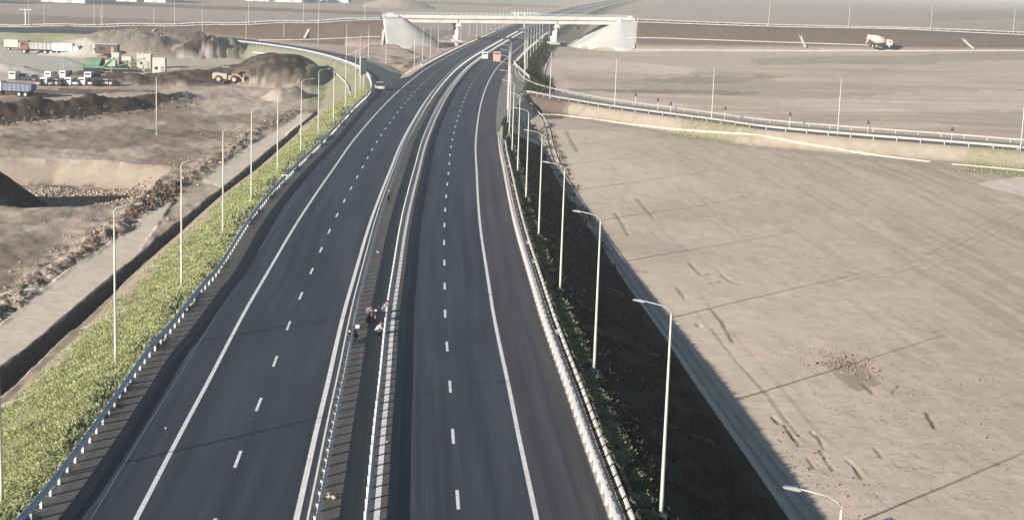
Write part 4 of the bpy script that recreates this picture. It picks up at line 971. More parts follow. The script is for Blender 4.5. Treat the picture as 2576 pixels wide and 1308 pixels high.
def box_truck(label, loc, rz, col, L=6.0):
    root = empty('box_truck', loc, rz); tag(root, label, 'truck')
    pm = mat('box %.2f %.2f %.2f' % col, col, .5, 0, .06, .5)
    MB().box((0, 0, .8), (L + 2, .9, .25)).build('chassis', dark_m, root)
    MB().box((-1, 0, 2.2), (L, 2.4, 2.5)).build('cargo_box', pm, root)
    c_ = MB().prism([(L / 2 - .8, .8), (L / 2 + 1.0, .8), (L / 2 + 1.0, 1.6), (L / 2 + .7, 2.5), (L / 2 - .8, 2.6)], -1.1, 1.1).build('cab', pm, root)
    MB().box((L / 2 + .88, 0, 2.0), (.05, 1.9, .7), tilt=Matrix.Rotation(-.3, 3, 'Y')).build('windscreen', glass, c_)
    for x in (L / 2 + .2, -L / 2 + .4):
        for s in (-1, 1): wheel(x, s * .95, .45, .45, .3, root)
    return root
p = gpx(33, 243, -4.6); dumper('large dark tipper lorry with blue-grey body at the left edge of the photo', (p.x, p.y + 1, p.z), math.radians(170), (.5, .5, .5), (.12, .14, .20), scale=1.05)
p = gpx(100, 137, -4.6); dumper('grey tipper lorry with dark reddish cab on the pale yard', (p.x, p.y, p.z), math.radians(178), (.16, .08, .06), (.30, .32, .31), scale=1.35)
p = gpx(38, 127, -4.6); box_truck('pale cream box lorry left of the grey tipper lorry', (p.x, p.y, p.z), math.radians(4), (.46, .45, .41), 4.5)
p = gpx(168, 137, -4.6); box_truck('white box lorry right of the grey tipper lorry', (p.x, p.y, p.z), math.radians(-3), (.50, .50, .48), 6.4)
def hut(label, x, y, d, col, rz=0.0, dark_door=True, dx=0.0):
    p = gpx(x, y, -4.6); root = empty('site_container', (p.x, p.y + d[1] / 2, p.z), rz); tag(root, label, 'container', 'site containers beside the crushing plant')
    pm = mat('hut %.2f %.2f %.2f' % col, col, .6, 0, .08, .8)
    MB().box((0, 0, d[2] / 2 + .1), d).build('walls', pm, root)
    MB().box((0, 0, d[2] + .16), (d[0] + .16, d[1] + .16, .1)).build('roof', mat('hut roof', (.55, .54, .52), .6), root)
    dr_ = MB().box((d[0] * .28, -d[1] / 2 - .03, 1.15), (.9, .05, 2.0)).build('door', mat('hut door', (.25, .24, .23), .6) if dark_door else signw, root)
    MB().box((d[0] * .28 + .32, -d[1] / 2 - .08, 1.1), (.12, .05, .05)).build('handle', galv, dr_)
    MB().box((-d[0] * .2, -d[1] / 2 - .03, 1.6), (d[0] * .25, .05, .8)).build('window', glass, root)
    return root
hut('white square container at the right end of the crushing plant', 398, 187, (3.4, 3.4, 4.2), (.48, .45, .41), .08)
hut('cream container just right of the green machine', 363, 174, (3.6, 3, 4.0), (.42, .39, .34))
hut('dark brown container behind the green machine', 267, 137, (6.6, 3, 2.8), (.085, .06, .045))
hut('pale container left of the dark brown container', 243, 138, (2.4, 3, 3.0), (.4, .37, .33))
hut('small pale container in the middle of the crushing plant', 290, 163, (2.2, 2.4, 3.2), (.42, .40, .37))
hut('white container at the green machine', 318, 172, (2.6, 2.4, 3.0), (.40, .42, .39))
# green crusher with conveyors
p = gpx(265, 179, -4.6); r = empty('crusher', p, .02); tag(r, 'long green mobile crusher with conveyor belts on the pale yard', 'crushing machine')
grn = mat('machine green', (0.10, 0.20, 0.13), .6, .1, .2, 1.0); grn2 = mat('machine pale green', (0.30, 0.38, 0.31), .6, .1, .15, 1.0); rust = mat('machine brown', (0.22, 0.14, 0.10), .7, .1, .2, 1.0)
MB().box((0, 0, 1.0), (13, 2.4, .7)).build('chassis', grn, r)
MB().prism([(-4.5, 1.4), (-1.5, 1.4), (-.6, 3.4), (-5.4, 3.4)], -1.4, 1.4).build('hopper', grn, r)
MB().box((1.6, 0, 2.2), (2.8, 2.2, 1.8)).build('engine_housing', grn2, r)
MB().box((-3, 0, .42), (5.5, 2.6, .8)).build('track', dark_m, r)
for a, b_, ww in (((3, 0, 1.3), (11, -.5, 3.8), .9), ((-6, 0, 1.4), (-11.5, 0, 3.2), .8), ((0, -1.5, 1.3), (3, -6, 3.2), .7)):
    a = Vector(a); b_ = Vector(b_); B = MB(); d_ = (b_ - a); mid = (a + b_) / 2
    B.box(mid, (d_.length, ww, .25), math.atan2(d_.y, d_.x), tilt=Matrix.Rotation(-math.asin(d_.z / d_.length), 3, 'Y')); cv = B.build('conveyor', grn, r)
    MB().tube([b_ + Vector((0, 0, -.1)), (b_.x, b_.y, 0)], .09, 6).build('conveyor_leg', grn2, cv)
for x in (8.2, 9.8): MB().tube([(x, 3, 0), (x, 3, 5.2)], .16, 8).build('silo_pipe', lampm, r)
MB().box((-1.2, 2.6, 2.4), (3.2, 1.6, 3.2), top=.8).build('screen_box', rust, r)
MB().box((4.5, 2.2, 1.6), (2.2, 1.6, 2.4)).build('screen_box', rust, r)
# wheel loader
def loader(label, p, rz, col, sc_=1.0):
    r = empty('wheel_loader', p, rz); tag(r, label, 'loader', None); r.scale = (sc_,) * 3
    ym = mat('loader paint %.2f' % col[0], col, .5, .1, .12, 1.0)
    MB().prism([(-3.6, .9), (-.4, .9), (-.4, 2.0), (-3.2, 2.25), (-3.6, 1.9)], -1.1, 1.1).build('engine_cover', ym, r)
    MB().prism([(-.2, .7), (1.9, .7), (1.7, 1.5), (-.2, 1.7)], -.8, .8).build('front_frame', ym, r)
    c_ = MB().box((-.75, 0, 2.75), (1.5, 1.5, 1.3), top=.88).build('cab', glass, r); MB().box((-.75, 0, 3.45), (1.7, 1.7, .12)).build('cab_roof', ym, c_)
    for s in (-1, 1): MB().tube([(.6, s * .5, 1.9), (2.0, s * .5, 1.7), (3.1, s * .5, .8)], .16, 8).build('lift_arm', ym, r)
    MB().prism([(3.0, .25), (4.2, .12), (4.3, .2), (3.5, .5), (3.3, 1.3), (3.6, 1.5), (3.0, 1.4)], -1.45, 1.45).build('bucket', ym, r)
    for x in (-2.2, 1.2):
        for s in (-1, 1): wheel(x, s * 1.05, .82, .82, .6, r, ym)
    return r
p = gpx(577, 209, -4.6); loader('cream wheel loader in front of the dark heap of soil', p, math.radians(2), (.40, .345, .265), 1.15)
# concrete mixer on the brown embankment berm
p = gpx(2212, 121, -1); r = empty('concrete_mixer', p + Vector((0, 0, .1)), .02); tag(r, 'pinkish concrete mixer lorry at the foot of the brown embankment on the right', 'truck')
om = mat('mixer drum paint', (.66, .50, .42), .5, 0, .08, .7); wm = mat('mixer cab paint', (.74, .70, .67), .4)
MB().box((0, 0, 1.0), (8.6, .9, .3)).build('chassis', dark_m, r)
D_ = MB().tube([(-4.0, 0, 3.9), (-3.2, 0, 3.65), (-1.0, 0, 2.95), (1.2, 0, 2.55), (2.0, 0, 2.4)], [.6, 1.0, 1.55, 1.25, .6], 20).build('drum', om, r, True)
B = MB(); B.prism([(-4.9, 2.9), (-4.0, 3.3), (-3.7, 4.6), (-4.5, 4.7)], -.55, .55); B.build('hopper', om, r)
MB().box((-4.7, 0, 2.2), (.3, .6, 1.6), tilt=Matrix.Rotation(.5, 3, 'Y')).build('chute', om, r)
c_ = MB().prism([(2.6, 1.0), (4.5, 1.0), (4.5, 1.9), (4.3, 2.9), (2.6, 3.0)], -1.2, 1.2).build('cab', wm, r); MB().box((4.44, 0, 2.3), (.05, 2.0, .7), tilt=Matrix.Rotation(-.2, 3, 'Y')).build('windscreen', glass, c_)
MB().box((3.5, -1.22, 2.25), (.8, .03, .6)).build('window', glass, c_)
for x in (3.4, -1.4, -2.8):
    for s in (-1, 1): wheel(x, s * 1.0, .55, .55, .38, r)
r.scale = (1.05,) * 3

# ------------------------------------------------------------------ people working on the median
skin_m = mat('skin', (.42, .27, .20), .6); 
def person(label, loc, rz, pose, top, trousers, hat=None):
    "one continuous skinned body; clothing as separate shells"
    J = {}; E_ = []
    if pose == 'stand':
        J = dict(pel=(0, 0, .95), che=(.03, 0, 1.35), nek=(.06, 0, 1.50), hed=(.09, 0, 1.66), sl=(.03, .19, 1.42), sr=(.03, -.19, 1.42), el=(.12, .25, 1.15), er=(.14, -.24, 1.15), wl=(.30, .2, .98), wr=(.32, -.18, 1.0),
            hl=(0, .1, .92), hr=(0, -.1, .92), kl=(.04, .12, .5), kr=(-.02, -.12, .5), al=(0, .13, .09), ar=(-.1, -.13, .09), tl=(.16, .14, .04), tr=(.07, -.14, .04))
    elif pose == 'bend':
        J = dict(pel=(0, 0, .88), che=(.36, 0, 1.05), nek=(.52, 0, 1.05), hed=(.66, 0, 1.0), sl=(.42, .19, 1.05), sr=(.42, -.19, 1.05), el=(.5, .22, .78), er=(.5, -.22, .78), wl=(.55, .14, .55), wr=(.58, -.14, .55),
            hl=(0, .1, .86), hr=(0, -.1, .86), kl=(.08, .13, .47), kr=(.03, -.13, .47), al=(-.02, .13, .09), ar=(-.1, -.13, .09), tl=(.14, .14, .04), tr=(.08, -.14, .04))
    else:
        J = dict(pel=(0, 0, .32), che=(.22, 0, .66), nek=(.30, 0, .80), hed=(.36, 0, .93), sl=(.24, .19, .74), sr=(.24, -.19, .74), el=(.38, .24, .52), er=(.38, -.24, .52), wl=(.58, .14, .42), wr=(.6, -.14, .42),
            hl=(.02, .1, .30), hr=(.02, -.1, .30), kl=(.42, .17, .48), kr=(.38, -.2, .44), al=(.16, .15, .09), ar=(.14, -.17, .09), tl=(.32, .16, .04), tr=(.30, -.18, .04))
    for s, wq, e in (('l', 'wl', 'el'), ('r', 'wr', 'er')):
        W_ = Vector(J[wq]); d_ = (W_ - Vector(J[e])).normalized(); J['p' + s] = tuple(W_ + d_ * .07); side = Vector((0, 1, 0))
        for k, a in enumerate((-.035, -.012, .012, .035)): J['f%s%d' % (s, k)] = tuple(W_ + d_ * (.16 - .012 * abs(k - 1.3)) + side * a + Vector((0, 0, -.02)))
        J['t' + s + 'h'] = tuple(W_ + d_ * .09 + side * (.05 if s == 'r' else -.05))
    R_ = dict(pel=.15, che=.16, nek=.06, hed=.10, sl=.075, sr=.075, el=.045, er=.045, wl=.032, wr=.032, hl=.10, hr=.10, kl=.07, kr=.07, al=.05, ar=.05, tl=.04, tr=.04, pl=.038, pr=.038)
    E_ = [('pel', 'che'), ('che', 'nek'), ('nek', 'hed'), ('che', 'sl'), ('che', 'sr'), ('sl', 'el'), ('el', 'wl'), ('sr', 'er'), ('er', 'wr'), ('pel', 'hl'), ('pel', 'hr'), ('hl', 'kl'), ('kl', 'al'), ('al', 'tl'), ('hr', 'kr'), ('kr', 'ar'), ('ar', 'tr'), ('wl', 'pl'), ('wr', 'pr')]
    for s in 'lr':
        E_ += [('p' + s, 'f%s%d' % (s, k)) for k in range(4)] + [('w' + s, 't' + s + 'h')]
    names = list(J); ix = {n: i for i, n in enumerate(names)}
    me = bpy.data.meshes.new('person'); me.from_pydata([J[n] for n in names], [(ix[a], ix[b_]) for a, b_ in E_], []); 
    o = link(bpy.data.objects.new('person', me)); me.materials.append(skin_m)
    o.location = loc; o.rotation_euler = (0, 0, rz); o.scale = (.93,) * 3; tag(o, label, 'person')
    sk = o.modifiers.new('skin', 'SKIN'); lay = me.skin_vertices[0] if len(me.skin_vertices) else None
    if lay is None:
        bpy.context.view_layer.objects.active = o; me.attributes
    for n in names:
        rr = R_.get(n, .010 if n[0] == 'f' else .013); me.skin_vertices[0].data[ix[n]].radius = (rr, rr)
    me.skin_vertices[0].data[ix['pel']].use_root = True
    o.modifiers.new('sub', 'SUBSURF').levels = 1; o.modifiers['sub'].render_levels = 2
    V_ = lambda n: Vector(J[n])
    def limb(name, pts, rad, m_): return MB().tube([V_(q) for q in pts], rad, 12).build(name, m_, o, True)
    tm = mat('top %.2f %.2f %.2f' % top, top, .8); rm = mat('trousers %.2f' % trousers[0], trousers, .85)
    B = MB(); up = V_('che') - V_('pel'); B.tube([V_('pel') - up * .12, V_('pel') + up * .5, V_('che'), V_('nek') - (V_('nek') - V_('che')) * .3], [.175, .165, .185, .08], 14)
    for s in 'lr': B.tube([V_('che'), V_('s' + s), V_('e' + s), V_('w' + s).lerp(V_('e' + s), .15)], [.11, .10, .065, .05], 10)
    B.build('jacket', tm, o, True)
    B = MB()
    for s in 'lr': B.tube([V_('pel'), V_('h' + s), V_('k' + s), V_('a' + s)], [.15, .13, .09, .075], 10)
    B.build('trousers', rm, o, True)
    B = MB()
    for s in 'lr': B.tube([V_('a' + s), V_('t' + s)], [.062, .05], 8)
    B.build('boots', dark_m, o, True)
    hd = V_('hed'); hc = hat or (.05, .035, .025)
    B = MB(); B.tube([hd + Vector((-.01, 0, .0)), hd + Vector((-.01, 0, .05)), hd + Vector((-.01, 0, .11)), hd + Vector((-.01, 0, .14))], [.118, .122, .09, .03], 14); 
    if hat: B.tube([hd + Vector((.0, 0, .015)), hd + Vector((.0, 0, .03))], [.15, .14], 14)
    B.build('hard_hat' if hat else 'hair', mat('hat %.2f %.2f %.2f' % hc, hc, .4 if hat else .8), o, True)
    fc = MB(); fc.tube([hd + Vector((.095, 0, .0)), hd + Vector((.125, 0, -.01))], [.018, .012], 6); fc.build('nose', skin_m, o)
    for s in (-1, 1):
        MB().box(hd + Vector((.098, s * .035, .022)), (.012, .022, .012)).build('eye', dark_m, o); MB().box(hd + Vector((0, s * .105, .0)), (.03, .015, .05)).build('ear', skin_m, o)
    MB().box(hd + Vector((.096, 0, -.045)), (.012, .045, .01)).build('mouth', mat('lips', (.3, .13, .11), .6), o)
    return o
DKC = (.055, .05, .05)
def mp_(x, y, z=0): return at(x, y, z)
p = mp_(900, 858); person('crouching worker in dark clothes by the left median barrier, upper of a pair', (p.x - .1, p.y, .01), 2.6, 'crouch', DKC, (.05, .045, .045), None)
p = mp_(896, 868); person('crouching worker in pale shirt and white helmet, lower of a barrier-side pair', (p.x - .15, p.y, .01), 2.9, 'crouch', (.24, .20, .18), (.05, .035, .03), (.45, .42, .4))
p = mp_(926, 812); person('bending worker in black jacket with white hard hat, middle of the median', (p.x, p.y, .01), -.3, 'bend', (.04, .045, .06), (.05, .055, .07), (.5, .5, .5))
p = mp_(938, 812); person('bending worker in pale grey jacket beside the black-jacketed one', (p.x, p.y, .01), 2.4, 'bend', (.20, .205, .22), (.07, .075, .09), None)
p = mp_(966, 788); person('dark-clothed worker crouching against the right median barrier', (p.x - .1, p.y, .01), .2, 'crouch', (.12, .13, .16), (.05, .05, .06), None)
p = mp_(951, 842); person('worker in pale top crouching at the right median barrier, lower of two there', (p.x - .1, p.y, .01), .1, 'crouch', (.32, .32, .33), (.03, .035, .045), None)
p = mp_(977, 512); person('lone worker in dark clothes farther up the median', (p.x, p.y, .01), .6, 'stand', DKC, (.04, .04, .045), None)
def small(name, label, cat, pts, shapes, m_, loc, rz=0, group=None):
    B = MB(); [B.box(c, d, r_) for c, d, r_ in shapes]; o = B.build(name, m_); o.location = loc; o.rotation_euler = (0, 0, rz); return tag(o, label, cat, group)
wht = mat('white board', (.5, .5, .49), .6)
p = mp_(895, 826); small('board', 'long white board lying by the left median barrier above the crouching workers', 'board', 0, [((0, 0, .22), (.62, .16, .1), 0), ((0, 0, .1), (.5, .1, .16), 0)], wht, (p.x, p.y, .01), .05)
# white sack and rubble on the median
def lump(name, label, cat, p, r, m_, n=1, group=None):
    bm = bmesh.new()
    for k in range(n):
        mt = Matrix.Translation((random.uniform(-r, r) * (n > 1) * 1.4, random.uniform(-r, r) * (n > 1) * 1.4, r * .5)) @ Matrix.Rotation(random.uniform(0, 3), 4, 'Z')
        g = bmesh.ops.create_icosphere(bm, subdivisions=2, radius=r * (1 if n == 1 else random.uniform(.35, .8)), matrix=mt)
        for v_ in g['verts']: 
            d_ = random.uniform(.82, 1.15); c0 = mt.to_translation(); v_.co = c0 + (v_.co - c0) * d_
            v_.co.z = max(0, v_.co.z)
    me = bpy.data.meshes.new(name); bm.to_mesh(me); bm.free(); me.materials.append(m_); o = link(bpy.data.objects.new(name, me)); o.location = p; return tag(o, label, cat, group)
sack = mat('sack cloth', (.42, .41, .39), .9); peb = mat('rubble', (.40, .36, .29), .9, 0, .3, 9)
lump('sack', 'white sack standing on the median above the group of workers', 'sack', mp_(955, 636) + Vector((0, 0, .01)), .26, sack)
lump('rubble_pile', 'small cream pile of rubble on the median near the bottom edge', 'rubble', mp_(838, 1250) + Vector((0, 0, .01)), .2, peb, 9)
lump('sack', 'pale bag lying on the median at the group of workers', 'sack', mp_(972, 775) + Vector((-.6, 0, .01)), .14, sack)
lump('stone', 'tiny white stone right of the right median line near the bottom', 'stone', mp_(974, 1112) + Vector((0, 0, .01)), .06, sack); lump('stone', 'tiny white stone on the left shoulder near the bottom', 'stone', mp_(417, 1078) + Vector((0, 0, .01)), .06, sack)
# small mushroom-shaped lamp by left barrier: white warning bollard
p = at(716, 460, 0); r = empty('warning_bollard', (p.x, p.y, 0)); tag(r, 'small white T-shaped stand on the left shoulder against the barrier', 'bollard'); MB().tube([(0, 0, 0), (0, 0, .8)], .07, 8).build('stem', wht, r, True); MB().tube([(0, 0, .0), (0, 0, .1)], [.55, .42], 14).build('foot', wht, r, True); MB().box((0, 0, .9), (.8, .15, .12)).build('top', wht, r)

# blue tank just cut by the bottom edge
p = at(2240, 1301, -3.65); zt_ = hz1(p.x, p.y); r = empty('water_tank', (p.x, p.y, zt_)); tag(r, 'rounded blue tank top cut off by the bottom edge of the photo', 'tank')
bl = mat('tank blue', (.06, .085, .24), .5); MB().tube([(0, 0, 0), (0, 0, .75), (0, 0, 1.0), (0, 0, 1.12), (0, 0, 1.17)], [.55, .55, .48, .3, .05], 24).build('shell', bl, r, True); MB().tube([(0, 0, 1.15), (0, 0, 1.22)], .12, 12).build('lid', bl, r, True)

# ------------------------------------------------------------------ far buildings and trees
bw = mat('warehouse wall', (.66, .64, .61), .8, 0, .06, .1); brf = mat('warehouse roof', (.50, .49, .48), .7)
def shed(x0, x1, ybase, h, col, label, dep=30):
    a = at(x0, ybase, -3); b_ = at(x1, ybase, -3); W_ = (b_ - a).length; root = empty('warehouse', ((a.x + b_.x) / 2, a.y + dep / 2, -3.1)); tag(root, label, 'building', 'pale industrial buildings along the top left edge')
    wm_ = mat('shed %.2f' % col[0], col, .8, 0, .06, .1)
    MB().prism([(-W_ / 2, 0), (W_ / 2, 0), (W_ / 2, h), (0, h + W_ * .03), (-W_ / 2, h)], -dep / 2, dep / 2).build('walls', wm_, root)
    MB().add([(-W_ / 2 - .4, -dep / 2 - .4, h + .03), (0, -dep / 2 - .4, h + W_ * .03 + .05), (W_ / 2 + .4, -dep / 2 - .4, h + .03), (W_ / 2 + .4, dep / 2 + .4, h + .03), (0, dep / 2 + .4, h + W_ * .03 + .05), (-W_ / 2 - .4, dep / 2 + .4, h + .03)], [(0, 1, 4, 5), (1, 2, 3, 4)]).build('roof', brf, root)
    n = max(1, int(W_ / 14))
    for k in range(n): MB().box((-W_ / 2 + (k + .5) * W_ / n, -dep / 2 - .05, 2.1), (4, .1, 4.2)).build('door', mat('shed door', (.35, .36, .38), .7), root)
for i, (x0, x1, yb, h, col) in enumerate([(118, 150, 5, 8, (.62, .61, .6)), (157, 210, 7, 10, (.70, .69, .67)), (213, 262, 7, 9, (.66, .65, .63)), (378, 411, 6, 9, (.68, .67, .65)), (415, 440, 5, 8, (.6, .59, .57)), (276, 335, 3, 7, (.6, .58, .57)), (660, 735, 4, 7, (.58, .57, .55)), (744, 792, 5, 7, (.62, .61, .6)), (840, 866, 7, 6, (.55, .54, .52)), (-120, -20, 5, 9, (.6, .6, .58))]):
    shed(x0, x1, yb, h, col, '%s of the pale sheds cut by the top edge, counted from the left' % ['second', 'third', 'fourth', 'sixth', 'seventh', 'fifth', 'eighth', 'ninth', 'tenth', 'leftmost'][i])
leafm = mat('far foliage', (.075, .09, .055), .9, 0, .35, .3); barkm = mat('bark', (.10, .08, .06), .9)
def tree(p, h, label, group='trees behind the sheds in the far distance'):
    r = empty('tree', p); tag(r, label, 'tree', group)
    MB().tube([(0, 0, -.5), (.1, 0, h * .3), (0, .1, h * .6)], [.28, .2, .1], 7).build('trunk', barkm, r)
    n = 620; c0 = rng.normal(size=(n, 3)) * np.array([h * .22, h * .22, h * .2]) + np.array([0, 0, h * .62])
    cl = rng.normal(size=(9, 3)) * np.array([h * .2, h * .2, h * .17]) + np.array([0, 0, h * .62])
    c0 = c0 * .35 + cl[rng.integers(0, 9, n)] * .65
    s = h * .055; q = rng.normal(size=(n, 3, 3)) * s; vv = (c0[:, None, :] + q).reshape(-1, 3); vv[:, 2] = np.maximum(vv[:, 2], .4)
    mesh_np('crown', vv, np.arange(3 * n).reshape(-1, 3), leafm, r)
for i in range(46):
    x = random.uniform(-150, 1100); y = random.uniform(1, 6); q = at(x, y, -3); 
    tree((q.x, q.y + random.uniform(25, 120), -3), random.uniform(4, 8), 'small dark tree in the hazy line near the top edge, left of the motorway')
for i in range(16):
    q = off(random.uniform(820, 1500), O_REDGE + random.uniform(12, 16)); tree((q.x, q.y, hz1(q.x, q.y)), random.uniform(2.0, 3.6), 'low dark bush on the slope right of the motorway beyond the overpass', 'bushes right of the motorway beyond the overpass')

# ------------------------------------------------------------------ grass, weeds, clods
def tufts(name, label, X, Y, size, mat_, cat=None, blades=4, zoff=-.02, spread=.5, tall=1.0):
    Z = hz(X, Y); n = len(X); k = blades
    cx = np.repeat(X, k) + rng.normal(size=n * k) * np.repeat(size, k) * .35; cy = np.repeat(Y, k) + rng.normal(size=n * k) * np.repeat(size, k) * .35
    cz = np.repeat(Z, k) + zoff; s = np.repeat(size, k) * rng.uniform(.55, 1.25, n * k)
    an = rng.uniform(0, 2 * math.pi, n * k); wv = np.stack([np.cos(an), np.sin(an), np.zeros(n * k)], 1) * (s * .20)[:, None]
    tip = np.stack([rng.normal(size=n * k) * s * spread, rng.normal(size=n * k) * s * spread, s * rng.uniform(.6, 1.1, n * k) * tall], 1)
    b0 = np.stack([cx, cy, cz], 1); VV = np.stack([b0 - wv, b0 + wv, b0 + tip + wv * .5, b0 + tip - wv * .5], 1).reshape(-1, 3)
    o = mesh_np(name, VV, np.arange(4 * n * k).reshape(-1, 4), mat_); tag(o, label, cat, kind='stuff'); return o
def leafmat(name, c1, c2):
    M = bpy.data.materials.new(name); M.use_nodes = True; t = M.node_tree; b = t.nodes['Principled BSDF']; g = t.nodes.new('ShaderNodeNewGeometry')
    n = t.nodes.new('ShaderNodeTexNoise'); n.inputs['Scale'].default_value = .8; n.inputs['Detail'].default_value = 4; t.links.new(g.outputs['Position'], n.inputs['Vector'])
    ad = t.nodes.new('ShaderNodeMath'); ad.operation = 'ADD'; sub = t.nodes.new('ShaderNodeMath'); sub.operation = 'MULTIPLY'; sub.inputs[1].default_value = .45
    t.links.new(g.outputs['Random Per Island'], sub.inputs[0]); t.links.new(n.outputs[0], ad.inputs[0]); t.links.new(sub.outputs[0], ad.inputs[1])
    r = t.nodes.new('ShaderNodeValToRGB'); r.color_ramp.elements[0].position = .5; r.color_ramp.elements[1].position = .95; r.color_ramp.elements[0].color = (*c1, 1); r.color_ramp.elements[1].color = (*c2, 1)
    t.links.new(ad.outputs[0], r.inputs[0]); t.links.new(r.outputs[0], b.inputs['Base Color']); b.inputs['Roughness'].default_value = .8; b.inputs['Specular IOR Level'].default_value = .1
    return M
gms = leafmat('verge grass', (.15, .175, .075), (.40, .43, .21)); wds = leafmat('weeds', (.07, .09, .045), (.24, .26, .16)); drys = leafmat('dark weeds', (.012, .018, .012), (.04, .05, .032))
def sample_left(n, ya, yb, p_=1.9):
    u_ = rng.uniform(0, 1, n); a = ya ** (1 - p_); b_ = yb ** (1 - p_); Y = (a + (b_ - a) * u_) ** (1 / (1 - p_))
    x0 = np.interp(Y, [p.y for p in dr], [p.x for p in dr]) + 1.0; x1 = XRAIL(Y) - .35; f = rng.uniform(0, 1, n) ** .8
    X = x0 + (x1 - x0) * f; keep = (fbm(X / 2.5, Y / 3.5, 3, 7) + .28 * f > .46 + .12 * rng.uniform(-1, 1, n)); return X[keep], Y[keep]
X_, Y_ = sample_left(125000, 58, 350); tufts('verge_grass', 'green grass covering the sunlit slope left of the motorway', X_, Y_, rng.uniform(.06, .16, len(X_)) * (1 + Y_ / 300), gms, 'grass', 3, tall=.7)
# weeds along the very top by the barrier
Y_ = rng.uniform(60, 300, 5000); X_ = XRAIL(Y_) - .45 - rng.gamma(1.2, .35, 5000); k_ = fbm(X_ / 2, Y_ / 4, 3, 77) > .5; tufts('verge_weeds', 'darker weeds growing at the back of the left barrier', X_[k_], Y_[k_], rng.uniform(.15, .38, k_.sum()) * (1 + Y_[k_] / 400), wds, 'weeds', 5)
n = 26000; u_ = rng.uniform(0, 1, n); Y_ = 1 / (1 / 60 + (1 / 255 - 1 / 60) * u_); xo = OR_SH + 1.5 + np.abs(rng.normal(0, .4, n)) + .25 * fbm(Y_ / 3, Y_ * 0, 2, 3)
X_, Y2 = offnp(Y_, xo); k_ = fbm(X_ / 1.0, Y2 / 2.2, 3, 55) > .42
tufts('shoulder_weeds', 'grey-green weeds on the crest between the right gutter and the shaded slope', X_[k_], Y2[k_], rng.uniform(.07, .22, k_.sum()) * (1 + Y2[k_] / 400), wds, 'weeds', 4)
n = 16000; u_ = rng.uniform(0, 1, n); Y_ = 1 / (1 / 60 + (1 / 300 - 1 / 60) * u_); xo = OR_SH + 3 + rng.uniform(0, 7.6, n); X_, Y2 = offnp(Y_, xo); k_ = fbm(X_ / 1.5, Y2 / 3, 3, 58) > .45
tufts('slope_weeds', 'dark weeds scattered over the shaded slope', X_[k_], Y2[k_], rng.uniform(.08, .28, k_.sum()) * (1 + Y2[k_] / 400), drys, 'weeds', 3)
n = 5000; Y_ = rng.uniform(355, 640, n); X_, Y2 = offnp(Y_, OR_SH + 2.8 + rng.uniform(0, 5.5, n) + np.interp(Y_, [355, 430, 460], [3, 4, 0])); tufts('slope_scrub', 'dark scrub on the slope right of the motorway before the overpass', X_, Y2, rng.uniform(.3, .9, n), drys, 'scrub', 3)
def inq(pts, z, n):
    Q = P(pts, z); xs = [q[0] for q in Q]; ys = [q[1] for q in Q]; X = rng.uniform(min(xs), max(xs), n); Y = rng.uniform(min(ys), max(ys), n); k_ = inpoly(X, Y, Q); return X[k_], Y[k_]
X_, Y_ = inq([(1735, 305), (1850, 318), (1900, 345), (1690, 325)], -1, 2600); X_ = X_ + rng.normal(0, 1.6, len(X_)); Y_ = Y_ + rng.normal(0, .9, len(X_)); tufts('ramp_weeds', 'patch of green weeds on the ramp slope left of the middle ramp lamp', X_, Y_, rng.uniform(.06, .26, len(X_)), gms, 'weeds', 3)
X_, Y_ = inq([(2440, 375), (2640, 392), (2640, 432), (2430, 412)], -1, 2200); X_ = X_ + rng.normal(0, 2.0, len(X_)); Y_ = Y_ + rng.normal(0, .9, len(X_)); tufts('ramp_weeds', 'patch of green weeds on the ramp slope at the right edge', X_, Y_, rng.uniform(.06, .26, len(X_)), gms, 'weeds', 3)
X_, Y_ = inq([(200, 128), (260, 90), (330, 76), (400, 84), (425, 100), (430, 124), (390, 142), (300, 146)], -2.5, 4200); tufts('mound_scrub', 'dry scrub growing over the khaki mound behind the crushing plant', X_, Y_, rng.uniform(.15, .45, len(X_)), leafmat('dry scrub', (.22, .19, .14), (.42, .37, .29)), 'scrub', 3)
def clods(name, label, X, Y, size, mat_):
    Z = hz(X, Y); n = len(X); ico = np.array([(0, 0, 1), (.9, 0, .3), (.28, .85, .35), (-.72, .53, .3), (-.72, -.53, .35), (.28, -.85, .3), (.5, .4, -.6), (-.5, .4, -.6), (0, -.6, -.6)], float)
    fc = np.array([(0, 1, 2), (0, 2, 3), (0, 3, 4), (0, 4, 5), (0, 5, 1), (1, 6, 2), (2, 6, 7), (2, 7, 3), (3, 7, 4), (4, 7, 8), (4, 8, 5), (5, 8, 1), (1, 8, 6), (6, 8, 7)])
    v = ico[None] * size[:, None, None] * rng.uniform(.6, 1.4, (n, 9, 1)) * np.array([1, 1, .8]); an = rng.uniform(0, 6.28, n); c, s = np.cos(an)[:, None], np.sin(an)[:, None]
    x = v[..., 0] * c - v[..., 1] * s + X[:, None]; y = v[..., 0] * s + v[..., 1] * c + Y[:, None]; z = v[..., 2] + Z[:, None] + size[:, None] * .25
    VV = np.stack([x, y, z], -1).reshape(-1, 3); FF = (fc[None] + (np.arange(n) * 9)[:, None, None]).reshape(-1, 3)
    o = mesh_np(name, VV, FF, mat_); tag(o, label, 'soil', kind='stuff')
cm = mat('damp soil clods', (.10, .072, .052), .95, 0, .3, .6); cm2 = mat('dry soil clods', (.33, .27, .21), .95, 0, .25, .6)
def along(pts, z, n, wd_):
    q = [at(x, y, z) for x, y in pts]; L = np.cumsum([0] + [(q[i] - q[i - 1]).length for i in range(1, len(q))]); s = rng.uniform(0, L[-1], n)
    return np.interp(s, L, [p.x for p in q]) + rng.normal(0, wd_, n), np.interp(s, L, [p.y for p in q]) + rng.normal(0, wd_ * 1.3, n)
